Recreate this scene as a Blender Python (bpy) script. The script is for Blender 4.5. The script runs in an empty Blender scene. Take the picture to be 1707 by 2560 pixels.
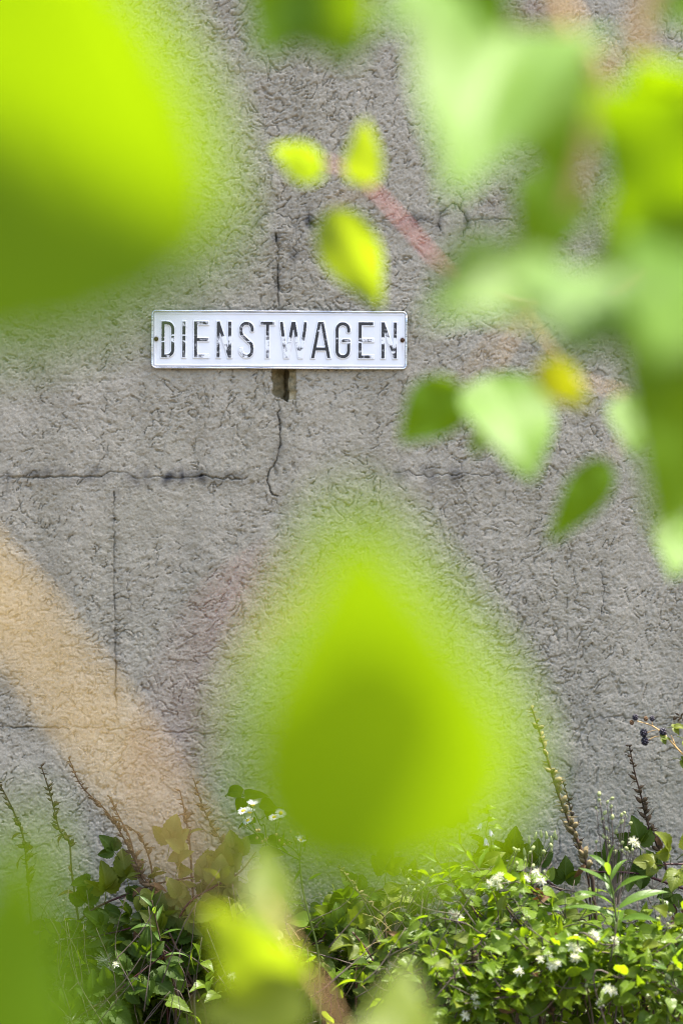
import bpy, math, random
import numpy as np
from mathutils import Vector, Matrix

# ------------------------------------------------------------------ camera, sky, sun, exposure
SC = bpy.context.scene
COL = SC.collection
LENS, SENS = 85.0, 36.0
MPP = 0.52 / 633.0                       # metres per photograph pixel on the wall plane
HFRAME = 2560 * MPP
DIST = HFRAME * LENS / SENS              # camera to wall
ZC = 1.40                                # lens height above the ground

cam_d = bpy.data.cameras.new('camera')
cam = bpy.data.objects.new('camera', cam_d)
COL.objects.link(cam)
cam.location = (0, -DIST, ZC)
cam.rotation_euler = (math.radians(90), 0, 0)
cam_d.sensor_fit = 'VERTICAL'
cam_d.sensor_height = SENS
cam_d.sensor_width = 24.0
cam_d.lens = LENS
cam_d.clip_start = 0.02
cam_d.clip_end = 1000
cam_d.dof.use_dof = True
cam_d.dof.focus_distance = DIST - 0.14
cam_d.dof.aperture_fstop = 2.8
SC.camera = cam

SUN_TO = Vector((0.34, 0.10, 0.935)).normalized()       # towards the sun: high, just behind the wall
elev = math.asin(SUN_TO.z)
azim = math.atan2(SUN_TO.x, SUN_TO.y)
world = bpy.data.worlds.new('World')
SC.world = world
world.use_nodes = True
wn = world.node_tree
bg = wn.nodes['Background']
sky = wn.nodes.new('ShaderNodeTexSky')
sky.sky_type = 'NISHITA'
sky.sun_disc = False
sky.sun_elevation = elev
sky.sun_rotation = azim
sky.air_density = 1.0
sky.dust_density = 5.0
sky.ozone_density = 1.6
wn.links.new(sky.outputs[0], bg.inputs[0])
bg.inputs[1].default_value = 0.15
sl = bpy.data.lights.new('sun', 'SUN')
sl.energy = 4.2
sl.angle = math.radians(0.5)
sl.color = (1.0, 0.95, 0.87)
so = bpy.data.objects.new('sun', sl)
COL.objects.link(so)
so.location = (2, 0, 8)
so.rotation_euler = SUN_TO.to_track_quat('Z', 'Y').to_euler()
VS = SC.view_settings
VS.view_transform = 'Standard'
VS.look = 'None'
VS.gamma = 1.0
VS.exposure = 2.12
SC.render.engine = 'CYCLES'
SC.cycles.use_denoising = True
SC.cycles.use_adaptive_sampling = False
SC.cycles.filter_width = 1.0
SC.cycles.max_bounces = 8
SC.cycles.transmission_bounces = 6
SC.cycles.caustics_reflective = False
SC.cycles.caustics_refractive = False
SC.cycles.sample_clamp_indirect = 6

rnd = random.Random(7)
rng = np.random.default_rng(11)
PI = math.pi


def P(px, py, off):
    """photo pixel -> world point standing OFF metres in front of the wall"""
    if 0.4 < off < 1.3:
        off = 0.4 + (off - 0.4) * 0.5          # the weeds stand close to the wall
    k = (DIST - off) / DIST * MPP
    return Vector(((px - 853.5) * k, -off, ZC + (1280 - py) * k))


# ------------------------------------------------------------------ materials
def mat(name):
    m = bpy.data.materials.new(name)
    m.use_nodes = True
    nt = m.node_tree
    return m, nt, nt.nodes, nt.links, nt.nodes['Principled BSDF'], nt.nodes['Material Output']


def noise(N, scale, detail=4, rough=0.55, vec=None, L=None):
    n = N.new('ShaderNodeTexNoise')
    n.inputs['Scale'].default_value = scale
    n.inputs['Detail'].default_value = detail
    n.inputs['Roughness'].default_value = rough
    if vec is not None:
        L.new(vec, n.inputs['Vector'])
    return n


def ramp(N, stops):
    r = N.new('ShaderNodeValToRGB')
    el = r.color_ramp.elements
    while len(el) < len(stops):
        el.new(0.5)
    for e, (p, c) in zip(el, stops):
        e.position = p
        e.color = (*c, 1) if len(c) == 3 else c
    return r


def mixc(N, L, fac, a, b, mode='MIX'):
    m = N.new('ShaderNodeMix')
    m.data_type = 'RGBA'
    m.blend_type = mode
    for sock, v in ((m.inputs['Factor'], fac), (m.inputs['A'], a), (m.inputs['B'], b)):
        pass
    ins = [m.inputs[0], m.inputs[6], m.inputs[7]]
    for s, v in zip(ins, (fac, a, b)):
        if isinstance(v, (int, float)):
            s.default_value = v
        elif isinstance(v, tuple):
            s.default_value = (*v, 1)
        else:
            L.new(v, s)
    return m.outputs[2]


def math_n(N, L, op, a, b=None, c=None):
    m = N.new('ShaderNodeMath')
    m.operation = op
    for s, v in zip(m.inputs, (a, b, c)):
        if v is None:
            continue
        if isinstance(v, (int, float)):
            s.default_value = v
        else:
            L.new(v, s)
    return m.outputs[0]


def attr(N, name):
    a = N.new('ShaderNodeAttribute')
    a.attribute_name = name
    return a.outputs['Fac']


def simple(name, col, rough=0.6, var=0.25, scale=40, spec=0.3, transl=None):
    m, nt, N, L, bs, out = mat(name)
    tc = N.new('ShaderNodeTexCoord')
    n = noise(N, scale, 3, 0.6, tc.outputs['Object'], L)
    r = ramp(N, [(0.3, tuple(c * (1 - var) for c in col)), (0.7, tuple(min(1, c * (1 + var)) for c in col))])
    L.new(n.outputs['Fac'], r.inputs[0])
    L.new(r.outputs[0], bs.inputs['Base Color'])
    bs.inputs['Roughness'].default_value = rough
    bs.inputs['Specular IOR Level'].default_value = spec
    if transl:
        t = N.new('ShaderNodeBsdfTranslucent')
        t.inputs[0].default_value = (*transl[0], 1)
        mx = N.new('ShaderNodeMixShader')
        mx.inputs[0].default_value = transl[1]
        L.new(bs.outputs[0], mx.inputs[1])
        L.new(t.outputs[0], mx.inputs[2])
        L.new(mx.outputs[0], out.inputs[0])
    return m


def leaf_mat(name, c1, c2, t1, t2, tf=0.5, rough=0.42, spec=0.45, vein=0.35, nside=7.0, spot=None):
    """c1..c2 reflected colour range, t1..t2 colour of light passing through; veins from the UV map"""
    m, nt, N, L, bs, out = mat(name)
    uv = N.new('ShaderNodeUVMap')
    sp = N.new('ShaderNodeSeparateXYZ')
    L.new(uv.outputs[0], sp.inputs[0])
    au = math_n(N, L, 'ABSOLUTE', math_n(N, L, 'SUBTRACT', sp.outputs[0], 0.5))
    mid = math_n(N, L, 'SUBTRACT', 1.0, math_n(N, L, 'MULTIPLY', au, 22.0))
    mid = math_n(N, L, 'MAXIMUM', mid, 0.0)
    ph = math_n(N, L, 'SUBTRACT', math_n(N, L, 'MULTIPLY', sp.outputs[1], nside),
                math_n(N, L, 'MULTIPLY', au, nside * 0.75))
    fr = math_n(N, L, 'FRACT', ph)
    sd = math_n(N, L, 'SUBTRACT', 1.0, math_n(N, L, 'MULTIPLY', math_n(N, L, 'ABSOLUTE', math_n(N, L, 'SUBTRACT', fr, 0.5)), 9.0))
    sd = math_n(N, L, 'MULTIPLY', math_n(N, L, 'MAXIMUM', sd, 0.0), 0.6)
    vn = math_n(N, L, 'MAXIMUM', mid, sd)
    oi = N.new('ShaderNodeObjectInfo')
    tc = N.new('ShaderNodeTexCoord')
    nz = noise(N, 35, 3, 0.6, tc.outputs['Object'], L)
    f = math_n(N, L, 'ADD', math_n(N, L, 'MULTIPLY', oi.outputs['Random'], 0.75),
               math_n(N, L, 'MULTIPLY', math_n(N, L, 'SUBTRACT', nz.outputs['Fac'], 0.35), 0.7))
    f = math_n(N, L, 'MINIMUM', math_n(N, L, 'MAXIMUM', f, 0.0), 1.0)
    c = mixc(N, L, f, c1, c2)
    vfac = math_n(N, L, 'MULTIPLY', vn, vein)
    c = mixc(N, L, vfac, c, tuple(min(1, x * 1.7 + 0.03) for x in c2))
    t = mixc(N, L, f, t1, t2)
    t = mixc(N, L, math_n(N, L, 'MULTIPLY', vn, 0.35), t, tuple(x * 0.55 for x in t1))
    if spot:
        n2 = noise(N, 60, 2, 0.5, tc.outputs['Object'], L)
        r2 = ramp(N, [(0.64, (0, 0, 0)), (0.72, (1, 1, 1))])
        L.new(n2.outputs['Fac'], r2.inputs[0])
        c = mixc(N, L, r2.outputs[0], c, spot)
        t = mixc(N, L, r2.outputs[0], t, spot)
    L.new(c, bs.inputs['Base Color'])
    bs.inputs['Roughness'].default_value = rough
    bs.inputs['Specular IOR Level'].default_value = spec
    bmp = N.new('ShaderNodeBump')
    bmp.inputs['Strength'].default_value = 0.35
    bmp.inputs['Distance'].default_value = 0.0015
    hgt = math_n(N, L, 'SUBTRACT', math_n(N, L, 'MULTIPLY', nz.outputs['Fac'], 0.6), vn)
    L.new(hgt, bmp.inputs['Height'])
    L.new(bmp.outputs[0], bs.inputs['Normal'])
    tr = N.new('ShaderNodeBsdfTranslucent')
    L.new(t, tr.inputs[0])
    mx = N.new('ShaderNodeMixShader')
    mx.inputs[0].default_value = tf
    L.new(bs.outputs[0], mx.inputs[1])
    L.new(tr.outputs[0], mx.inputs[2])
    L.new(mx.outputs[0], out.inputs[0])
    return m


M = {}
M['fg'] = leaf_mat('leaf_poplar', (0.0560, 0.1250, 0.0060), (0.0750, 0.1480, 0.0080), (0.1650, 0.2750, 0.0003), (0.1950, 0.3000, 0.0006), 0.5, 0.6, 0.07, 0.25, 6)
M['fg_orange'] = leaf_mat('leaf_orange', (0.120, 0.110, 0.012), (0.150, 0.120, 0.015), (0.25, 0.28, 0.003), (0.31, 0.27, 0.006), 0.5, 0.5, 0.1, 0.25, 6)
M['fg_young'] = leaf_mat('leaf_young', (0.0900, 0.1320, 0.0180), (0.1140, 0.1500, 0.0240), (0.250, 0.370, 0.0034), (0.310, 0.395, 0.0067), 0.5, 0.45, 0.1, 0.25, 6)
M['fg_sunlit'] = leaf_mat('leaf_sunlit', (0.085, 0.168, 0.020), (0.105, 0.188, 0.027), (0.19, 0.30, 0.010), (0.22, 0.33, 0.012), 0.45, 0.5, 0.14, 0.25, 6)  # lighter copy of leaf_poplar; front-lit brightness is put into the colour
M['bramble'] = leaf_mat('leaf_bramble', (0.0240, 0.0500, 0.0030), (0.0400, 0.0700, 0.0050), (0.0850, 0.1550, 0.0030), (0.1200, 0.1850, 0.0040), 0.4, 0.55, 0.12, 0.6, 8)
M['bramble_gold'] = leaf_mat('leaf_bramble_yellowing', (0.0700, 0.1000, 0.0070), (0.1050, 0.1250, 0.0090), (0.1600, 0.2300, 0.0050), (0.2100, 0.2500, 0.0060), 0.4, 0.45, 0.2, 0.6, 8)
M['clematis'] = leaf_mat('leaf_clematis', (0.0620, 0.1120, 0.0060), (0.1050, 0.1550, 0.0100), (0.2300, 0.3700, 0.0050), (0.3100, 0.4300, 0.0070), 0.46, 0.38, 0.22, 0.3, 5)
M['lance'] = leaf_mat('leaf_goldenrod', (0.0540, 0.1080, 0.0132), (0.0720, 0.1320, 0.0180), (0.2160, 0.3600, 0.0144), (0.2592, 0.4032, 0.0216), 0.45, 0.42, 0.25, 0.4, 3)
M['dead'] = leaf_mat('leaf_withered', (0.0780, 0.0420, 0.0180), (0.1560, 0.0900, 0.0420), (0.1500, 0.0660, 0.0180), (0.2100, 0.1080, 0.0360), 0.3, 0.7, 0.2, 0.3, 6)
M['reddish'] = leaf_mat('leaf_reddening', (0.1200, 0.0600, 0.0300), (0.1800, 0.0960, 0.0540), (0.2400, 0.1080, 0.0360), (0.3000, 0.1440, 0.0600), 0.35, 0.55, 0.3, 0.3, 6)
M['under'] = leaf_mat('leaf_undergrowth', (0.0240, 0.0460, 0.0030), (0.0480, 0.0780, 0.0050), (0.1150, 0.2000, 0.0030), (0.1700, 0.2500, 0.0040), 0.42, 0.5, 0.25, 0.3, 6)
M['stem_brown'] = simple('stem_dry_brown', (0.0450, 0.0252, 0.0132), 0.75, 0.4, 60)
M['pod'] = simple('seed_pod', (0.0600, 0.0390, 0.0180), 0.8, 0.45, 90)
M['pod_light'] = simple('seed_pod_straw', (0.1320, 0.1020, 0.0450), 0.8, 0.4, 90)
M['cane'] = simple('cane_red', (0.0510, 0.0132, 0.0132), 0.5, 0.4, 40)
M['stem_green'] = simple('stem_green', (0.0720, 0.1020, 0.0210), 0.55, 0.3, 40, 0.3, ((0.1500, 0.2100, 0.0180), 0.2))
M['stem_vine'] = simple('stem_vine', (0.0780, 0.0570, 0.0450), 0.65, 0.4, 50)
M['bark'] = simple('bark_tan', (0.42, 0.285, 0.090), 0.7, 0.2, 60, 0.25)
M['twig_red'] = simple('twig_red', (0.3300, 0.1020, 0.0840), 0.5, 0.25, 40, 0.35)
M['twig_tan'] = simple('twig_tan', (0.52, 0.33, 0.14), 0.6, 0.25, 40, 0.3)
M['bud'] = simple('bud_cream', (0.2760, 0.3120, 0.1320), 0.6, 0.2, 60, 0.3, ((0.3000, 0.3300, 0.1200), 0.25))
M['tan_bud'] = simple('bud_tan', (0.2700, 0.1800, 0.0900), 0.7, 0.25, 60, 0.3)
M['fluff'] = simple('flower_cream', (0.72, 0.72, 0.56), 0.7, 0.12, 60, 0.2, ((0.7, 0.7, 0.5), 0.4))
M['wisp'] = simple('seed_wisp', (0.2520, 0.2760, 0.2040), 0.7, 0.2, 60, 0.2, ((0.3000, 0.3300, 0.2400), 0.3))
M['petal'] = simple('petal_white', (0.80, 0.80, 0.82), 0.6, 0.05, 60, 0.25, ((0.8, 0.8, 0.82), 0.35))
M['lilac'] = simple('petal_lilac', (0.56, 0.48, 0.74), 0.6, 0.1, 60, 0.25, ((0.6, 0.5, 0.8), 0.4))
M['yellow'] = simple('disc_yellow', (0.75, 0.52, 0.04), 0.7, 0.15, 120, 0.2)
M['straw'] = simple('grass_straw', (0.3000, 0.2280, 0.1020), 0.7, 0.25, 60, 0.25, ((0.3000, 0.2280, 0.0900), 0.3))
M['grass'] = simple('grass_green', (0.0540, 0.0900, 0.0180), 0.55, 0.3, 30, 0.35, ((0.1500, 0.2400, 0.0180), 0.35))


def berry_mat():
    m, nt, N, L, bs, out = mat('blackberry')
    tc = N.new('ShaderNodeTexCoord')
    n = noise(N, 120, 2, 0.5, tc.outputs['Object'], L)
    r = ramp(N, [(0.35, (0.006, 0.005, 0.010)), (0.75, (0.022, 0.014, 0.03))])
    L.new(n.outputs['Fac'], r.inputs[0])
    L.new(r.outputs[0], bs.inputs['Base Color'])
    bs.inputs['Roughness'].default_value = 0.35
    return m


M['berry'] = berry_mat()


def render_mat():
    """grey-beige textured wall render: colour, dirt and fine grain; grooves, cracks and the hole are geometry"""
    m, nt, N, L, bs, out = mat('wall_render')
    tc = N.new('ShaderNodeTexCoord')
    o = tc.outputs['Object']
    big = noise(N, 2.2, 5, 0.6, o, L)
    base = ramp(N, [(0.30, (0.300, 0.268, 0.202)), (0.70, (0.342, 0.306, 0.234))])
    L.new(big.outputs['Fac'], base.inputs[0])
    fine = noise(N, 170, 3, 0.7, o, L)
    fr = ramp(N, [(0.25, (0.80, 0.80, 0.80)), (0.75, (1.16, 1.16, 1.16))])
    L.new(fine.outputs['Fac'], fr.inputs[0])
    c = mixc(N, L, 1.0, base.outputs[0], fr.outputs[0], 'MULTIPLY')
    gr = noise(N, 420, 2, 0.5, o, L)
    gl = ramp(N, [(0.66, (0, 0, 0)), (0.74, (1, 1, 1))])
    L.new(gr.outputs['Fac'], gl.inputs[0])
    c = mixc(N, L, math_n(N, L, 'MULTIPLY', gl.outputs[0], 0.55), c, (0.62, 0.60, 0.55))
    # algae film in patches
    al = noise(N, 3.1, 4, 0.6, o, L)
    ar = ramp(N, [(0.50, (0, 0, 0)), (0.75, (1, 1, 1))])
    L.new(al.outputs['Fac'], ar.inputs[0])
    c = mixc(N, L, math_n(N, L, 'MULTIPLY', ar.outputs[0], 0.20), c, (0.27, 0.26, 0.16))
    mp = N.new('ShaderNodeMapping')
    mp.inputs['Scale'].default_value = (9, 9, 0.8)
    L.new(o, mp.inputs[0])
    sn = noise(N, 1.0, 5, 0.65, mp.outputs[0], L)
    sr = ramp(N, [(0.45, (1.05, 1.05, 1.05)), (0.72, (0.84, 0.84, 0.82))])
    L.new(sn.outputs['Fac'], sr.inputs[0])
    c = mixc(N, L, 1.0, c, sr.outputs[0], 'MULTIPLY')
    soot = attr(N, 'soot')
    c = mixc(N, L, math_n(N, L, 'MULTIPLY', soot, 0.85), c, (0.045, 0.043, 0.042))
    # exposed mortar inside the broken patch
    ex = attr(N, 'exposed')
    en = noise(N, 55, 4, 0.65, o, L)
    er = ramp(N, [(0.3, (0.10, 0.085, 0.040)), (0.55, (0.27, 0.22, 0.115)), (0.75, (0.36, 0.31, 0.20))])
    L.new(en.outputs['Fac'], er.inputs[0])
    c = mixc(N, L, ex, c, er.outputs[0])
    L.new(c, bs.inputs['Base Color'])
    bs.inputs['Roughness'].default_value = 0.62
    bs.inputs['Specular IOR Level'].default_value = 0.35
    b1 = noise(N, 330, 3, 0.65, o, L)
    b2 = noise(N, 130, 3, 0.6, o, L)
    h = math_n(N, L, 'ADD', math_n(N, L, 'MULTIPLY', b1.outputs['Fac'], 0.55), b2.outputs['Fac'])
    bmp = N.new('ShaderNodeBump')
    bmp.inputs['Strength'].default_value = 0.8
    bmp.inputs['Distance'].default_value = 0.0016
    L.new(h, bmp.inputs['Height'])
    L.new(bmp.outputs[0], bs.inputs['Normal'])
    return m


M['wall'] = render_mat()


def ground_mat():
    m, nt, N, L, bs, out = mat('ground_soil_grass')
    tc = N.new('ShaderNodeTexCoord')
    o = tc.outputs['Object']
    a = noise(N, 1.4, 6, 0.65, o, L)
    r = ramp(N, [(0.35, (0.095, 0.078, 0.055)), (0.55, (0.13, 0.108, 0.078)), (0.75, (0.085, 0.085, 0.042))])
    L.new(a.outputs['Fac'], r.inputs[0])
    L.new(r.outputs[0], bs.inputs['Base Color'])
    bs.inputs['Roughness'].default_value = 0.9
    b = noise(N, 40, 5, 0.7, o, L)
    bmp = N.new('ShaderNodeBump')
    bmp.inputs['Distance'].default_value = 0.03
    L.new(b.outputs['Fac'], bmp.inputs['Height'])
    L.new(bmp.outputs[0], bs.inputs['Normal'])
    return m


M['ground'] = ground_mat()


def enamel_mat():
    m, nt, N, L, bs, out = mat('sign_white_paint')
    tc = N.new('ShaderNodeTexCoord')
    o = tc.outputs['Object']
    n = noise(N, 14, 5, 0.6, o, L)
    r = ramp(N, [(0.3, (0.70, 0.71, 0.73)), (0.7, (0.78, 0.79, 0.80))])
    L.new(n.outputs['Fac'], r.inputs[0])
    c = mixc(N, L, attr(N, 'rust'), r.outputs[0], (0.20, 0.085, 0.025))
    c = mixc(N, L, attr(N, 'grime'), c, (0.22, 0.21, 0.19))
    L.new(c, bs.inputs['Base Color'])
    bs.inputs['Roughness'].default_value = 0.28
    return m


def letter_mat():
    m, nt, N, L, bs, out = mat('sign_letter_paint')
    tc = N.new('ShaderNodeTexCoord')
    o = tc.outputs['Object']
    n = noise(N, 260, 3, 0.6, o, L)
    ink = attr(N, 'ink')
    f = math_n(N, L, 'ADD', ink, math_n(N, L, 'MULTIPLY', math_n(N, L, 'SUBTRACT', n.outputs['Fac'], 0.5), 0.9))
    r = ramp(N, [(0.34, (0.76, 0.77, 0.78)), (0.48, (0.36, 0.36, 0.37)), (0.68, (0.020, 0.019, 0.020))])
    L.new(f, r.inputs[0])
    L.new(r.outputs[0], bs.inputs['Base Color'])
    bs.inputs['Roughness'].default_value = 0.38
    return m


def rim_mat():
    m, nt, N, L, bs, out = mat('sign_rim_aluminium')
    tc = N.new('ShaderNodeTexCoord')
    mp = N.new('ShaderNodeMapping')
    mp.inputs['Scale'].default_value = (2.5, 90, 90)
    L.new(tc.outputs['Object'], mp.inputs[0])
    n = noise(N, 6, 4, 0.65, mp.outputs[0], L)
    r = ramp(N, [(0.36, (0.12, 0.12, 0.13)), (0.46, (0.58, 0.59, 0.61)), (0.62, (0.82, 0.83, 0.85))])
    L.new(n.outputs['Fac'], r.inputs[0])
    L.new(r.outputs[0], bs.inputs['Base Color'])
    bs.inputs['Metallic'].default_value = 0.9
    bs.inputs['Roughness'].default_value = 0.22
    return m


M['enamel'] = enamel_mat()
M['letter'] = letter_mat()
M['rim'] = rim_mat()
M['rust'] = simple('screw_rust', (0.05, 0.025, 0.012), 0.8, 0.4, 300)


# ------------------------------------------------------------------ object helpers
def tag(o, label, cat, group=None, kind=None):
    o['label'] = label
    o['category'] = cat
    if group:
        o['group'] = group
    if kind:
        o['kind'] = kind
    return o


def thing(name, loc, label, cat, group=None):
    e = bpy.data.objects.new(name, None)
    e.empty_display_size = 0.05
    COL.objects.link(e)
    e.location = loc
    return tag(e, label, cat, group)


def add(name, mesh, parent=None, mx=None, loc=None):
    """link a mesh object; mx / loc are world space, the parent is an unrotated Empty"""
    o = bpy.data.objects.new(name, mesh)
    COL.objects.link(o)
    if mx is None:
        mx = Matrix.Translation(loc) if loc is not None else Matrix.Identity(4)
    if parent is not None:
        o.parent = parent
        mx = Matrix.Translation(-Vector(parent.location)) @ mx
    o.matrix_local = mx
    return o


def mesh_from(name, V, F, material, smooth=True, uvs=None):
    me = bpy.data.meshes.new(name)
    me.from_pydata([tuple(v) for v in V], [], F)
    if smooth:
        me.polygons.foreach_set('use_smooth', np.ones(len(me.polygons), dtype=bool))
    if material is not None:
        me.materials.append(material)
    if uvs is not None:
        ul = me.uv_layers.new(name='UVMap')
        li = np.empty(len(me.loops), dtype=np.int32)
        me.loops.foreach_get('vertex_index', li)
        ul.data.foreach_set('uv', np.asarray(uvs, dtype=np.float32)[li].ravel())
    me.update()
    return me


def frame(loc, d, nrm):
    """matrix with local +Y along d and local +Z near nrm"""
    y = Vector(d).normalized()
    z = Vector(nrm) - y * Vector(nrm).dot(y)
    if z.length < 1e-4:
        z = y.orthogonal()
    z.normalize()
    x = y.cross(z)
    m = Matrix((x, y, z)).transposed().to_4x4()
    m.translation = loc
    return m


def smooth_path(pts, per=6):
    pts = [Vector(p) for p in pts]
    if len(pts) < 3:
        return [pts[0].lerp(pts[-1], i / per) for i in range(per + 1)]
    ext = [pts[0] * 2 - pts[1]] + pts + [pts[-1] * 2 - pts[-2]]
    out = []
    for i in range(1, len(ext) - 2):
        a, b, c, d = ext[i - 1:i + 3]
        for k in range(per):
            t = k / per
            out.append(0.5 * ((2 * b) + (c - a) * t + (2 * a - 5 * b + 4 * c - d) * t * t + (3 * b - a - 3 * c + d) * t ** 3))
    out.append(pts[-1])
    return out


class Geo:
    def __init__(self):
        self.V, self.F, self.U = [], [], []

    def tube(self, pts, r0, r1=None, sides=6, jitter=0.0):
        r1 = r0 if r1 is None else r1
        n = len(pts)
        b = len(self.V)
        up = Vector((0.31, 0.83, 0.45))
        for i, p in enumerate(pts):
            d = (pts[min(i + 1, n - 1)] - pts[max(i - 1, 0)])
            if d.length < 1e-9:
                d = Vector((0, 0, 1))
            d.normalize()
            x = d.cross(up)
            if x.length < 1e-3:
                x = d.orthogonal()
            x.normalize()
            y = d.cross(x)
            r = r0 + (r1 - r0) * i / max(1, n - 1)
            r *= 1 + jitter * rnd.uniform(-1, 1)
            for k in range(sides):
                a = 2 * PI * k / sides
                self.V.append(p + x * (math.cos(a) * r) + y * (math.sin(a) * r))
                self.U.append((0.5, i / max(1, n - 1)))
        for i in range(n - 1):
            for k in range(sides):
                a = b + i * sides + k
                c = b + i * sides + (k + 1) % sides
                self.F.append((a, c, c + sides, a + sides))
        self.F.append(tuple(b + k for k in range(sides))[::-1])
        self.F.append(tuple(b + (n - 1) * sides + k for k in range(sides)))
        return self

    def blob(self, c, axis, ra, rb, seg=6, rings=4, taper=0.0):
        """ellipsoid, ra along axis, rb across"""
        ax = Vector(axis).normalized()
        x = ax.orthogonal().normalized()
        y = ax.cross(x)
        b = len(self.V)
        self.V.append(c - ax * ra); self.U.append((0.5, 0))
        for i in range(1, rings):
            t = PI * i / rings
            rr = rb * math.sin(t) * (1 + taper * math.cos(t))
            for k in range(seg):
                a = 2 * PI * k / seg
                self.V.append(c - ax * (ra * math.cos(t)) + x * (rr * math.cos(a)) + y * (rr * math.sin(a)))
                self.U.append((0.5, i / rings))
        self.V.append(c + ax * ra); self.U.append((0.5, 1))
        e = len(self.V) - 1
        for k in range(seg):
            self.F.append((b, b + 1 + (k + 1) % seg, b + 1 + k))
            self.F.append((e, b + 1 + (rings - 2) * seg + k, b + 1 + (rings - 2) * seg + (k + 1) % seg))
        for i in range(rings - 2):
            for k in range(seg):
                a = b + 1 + i * seg + k
                c2 = b + 1 + i * seg + (k + 1) % seg
                self.F.append((a, c2, c2 + seg, a + seg))
        return self

    def strip(self, pts, w0, w1, side):
        """narrow blade: folded ribbon along pts with a raised midrib"""
        b = len(self.V)
        n = len(pts)
        for i, p in enumerate(pts):
            w = w0 + (w1 - w0) * i / (n - 1)
            d = (pts[min(i + 1, n - 1)] - pts[max(i - 1, 0)]).normalized()
            s = (side - d * side.dot(d)).normalized()
            q = d.cross(s)
            self.V += [p - s * w, p + q * (w * 0.35), p + s * w]
            self.U += [(0, i / n), (0.5, i / n), (1, i / n)]
        for i in range(n - 1):
            a = b + 3 * i
            self.F += [(a, a + 1, a + 4, a + 3), (a + 1, a + 2, a + 5, a + 4)]
        return self

    def leaf(self, mx, lv, lf, lu, s=1.0):
        b = len(self.V)
        for v in lv:
            self.V.append(mx @ (Vector(v) * s))
        self.U += lu
        self.F += [tuple(b + i for i in f) for f in lf]
        return self

    def mesh(self, name, material, smooth=True):
        return mesh_from(name, self.V, self.F, material, smooth, self.U)


def prof_ovate(v):       # width of half blade along the leaf, 0..1
    return max(0.0, math.sin(PI * v ** 0.72)) ** 0.85 * (1 - 0.25 * v)


def prof_poplar(v):      # broad near the base, long pointed tip
    return min(1.0, (v / 0.22) ** 0.6) * max(0.0, 1 - v) ** 0.82 * 1.25 * (1 - 0.12 * math.exp(-((v - .9) / .08) ** 2))


def prof_broad(v):
    return max(0.0, math.sin(PI * v ** 0.62)) ** 0.9 * (1.04 - 0.12 * v)


def prof_round(v):
    return max(0.0, math.sin(PI * v ** 0.75)) ** 0.6


def prof_cordate(v):
    return (max(0.0, math.sin(PI * min(1, (v + 0.08) / 1.08) ** 0.60)) ** 0.9) * (1.05 - 0.45 * v)


def prof_lance(v):
    return max(0.0, math.sin(PI * v ** 0.85)) ** 0.9


def leaf_shape(L, W, prof, nl=10, nw=2, fold=0.2, curl=0.4, teeth=0, tamp=0.06, wave=0.0, cup=0.0, twist=0.0, droop0=0.0, rn=None):
    """blade with base at the origin, length along +Y, upper side +Z. fold: V angle at the midrib, curl: bend along the length (down)."""
    rn = rn or rnd
    V, F, U = [], [], []
    yz = [(0.0, 0.0)]
    y = z = 0.0
    for i in range(nl):
        a = -(droop0 + curl * ((i + .5) / nl))
        y += math.cos(a) * L / nl
        z += math.sin(a) * L / nl
        yz.append((y, z))
    ph = rn.uniform(0, 6)
    for i in range(nl + 1):
        v = i / nl
        a = -(droop0 + curl * v)
        hw = prof(v) * W / 2
        if teeth and 0 < i < nl:
            hw *= 1 + tamp * (1 if i % 2 else -1)
        y0, z0 = yz[i]
        tw = twist * v
        for k in range(-nw, nw + 1):
            t = k / nw
            x = t * hw
            up = abs(x) * math.tan(fold) + cup * (t * t) * hw
            up += wave * W * math.sin(v * 9 + ph + (2 if k > 0 else 0)) * abs(t) * 0.5
            xx = x * math.cos(fold)
            xr = xx * math.cos(tw) - up * math.sin(tw)
            ur = xx * math.sin(tw) + up * math.cos(tw)
            V.append((xr, y0 - ur * math.sin(a), z0 + ur * math.cos(a)))
            U.append((0.5 + t * 0.5 * min(1, max(0.15, prof(v))), v))
    m = 2 * nw + 1
    for i in range(nl):
        for k in range(m - 1):
            a = i * m + k
            F.append((a, a + 1, a + 1 + m, a + m))
    return V, F, U


def leaf_mesh(name, material, *a, petiole=0.0, pr=0.0009, **k):
    V, F, U = leaf_shape(*a, **k)
    g = Geo()
    g.leaf(Matrix.Identity(4), V, F, U)
    if petiole:
        g.tube([Vector((0, -petiole, -petiole * 0.12)), Vector((0, -petiole * .5, -petiole * 0.02)), Vector((0, 0.004, 0))], pr, pr, 4)
    return g.mesh(name, material)


# ------------------------------------------------------------------ ground
gm = mesh_from('ground', [(-150, -200, 0), (150, -200, 0), (150, 150, 0), (-150, 150, 0)], [(0, 1, 2, 3)], M['ground'], False)
g_o = add('ground', gm)
g_o['kind'] = 'structure'


# ------------------------------------------------------------------ the wall: relief, cracks and hole as geometry
def gauss_noise(shape, sig, r):
    """white noise blurred by sig (in cells), unit variance, periodic"""
    ny, nx = shape
    f = np.fft.rfft2(r.standard_normal(shape))
    ky = np.fft.fftfreq(ny)[:, None]
    kx = np.fft.rfftfreq(nx)[None, :]
    sy, sx = (sig, sig) if not isinstance(sig, tuple) else sig
    f *= np.exp(-2 * (PI ** 2) * ((ky * sy) ** 2 + (kx * sx) ** 2))
    o = np.fft.irfft2(f, s=shape)
    return (o - o.mean()) / o.std()


def sstep(a, b, x):
    t = np.clip((x - a) / (b - a), 0, 1)
    return t * t * (3 - 2 * t)


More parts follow.
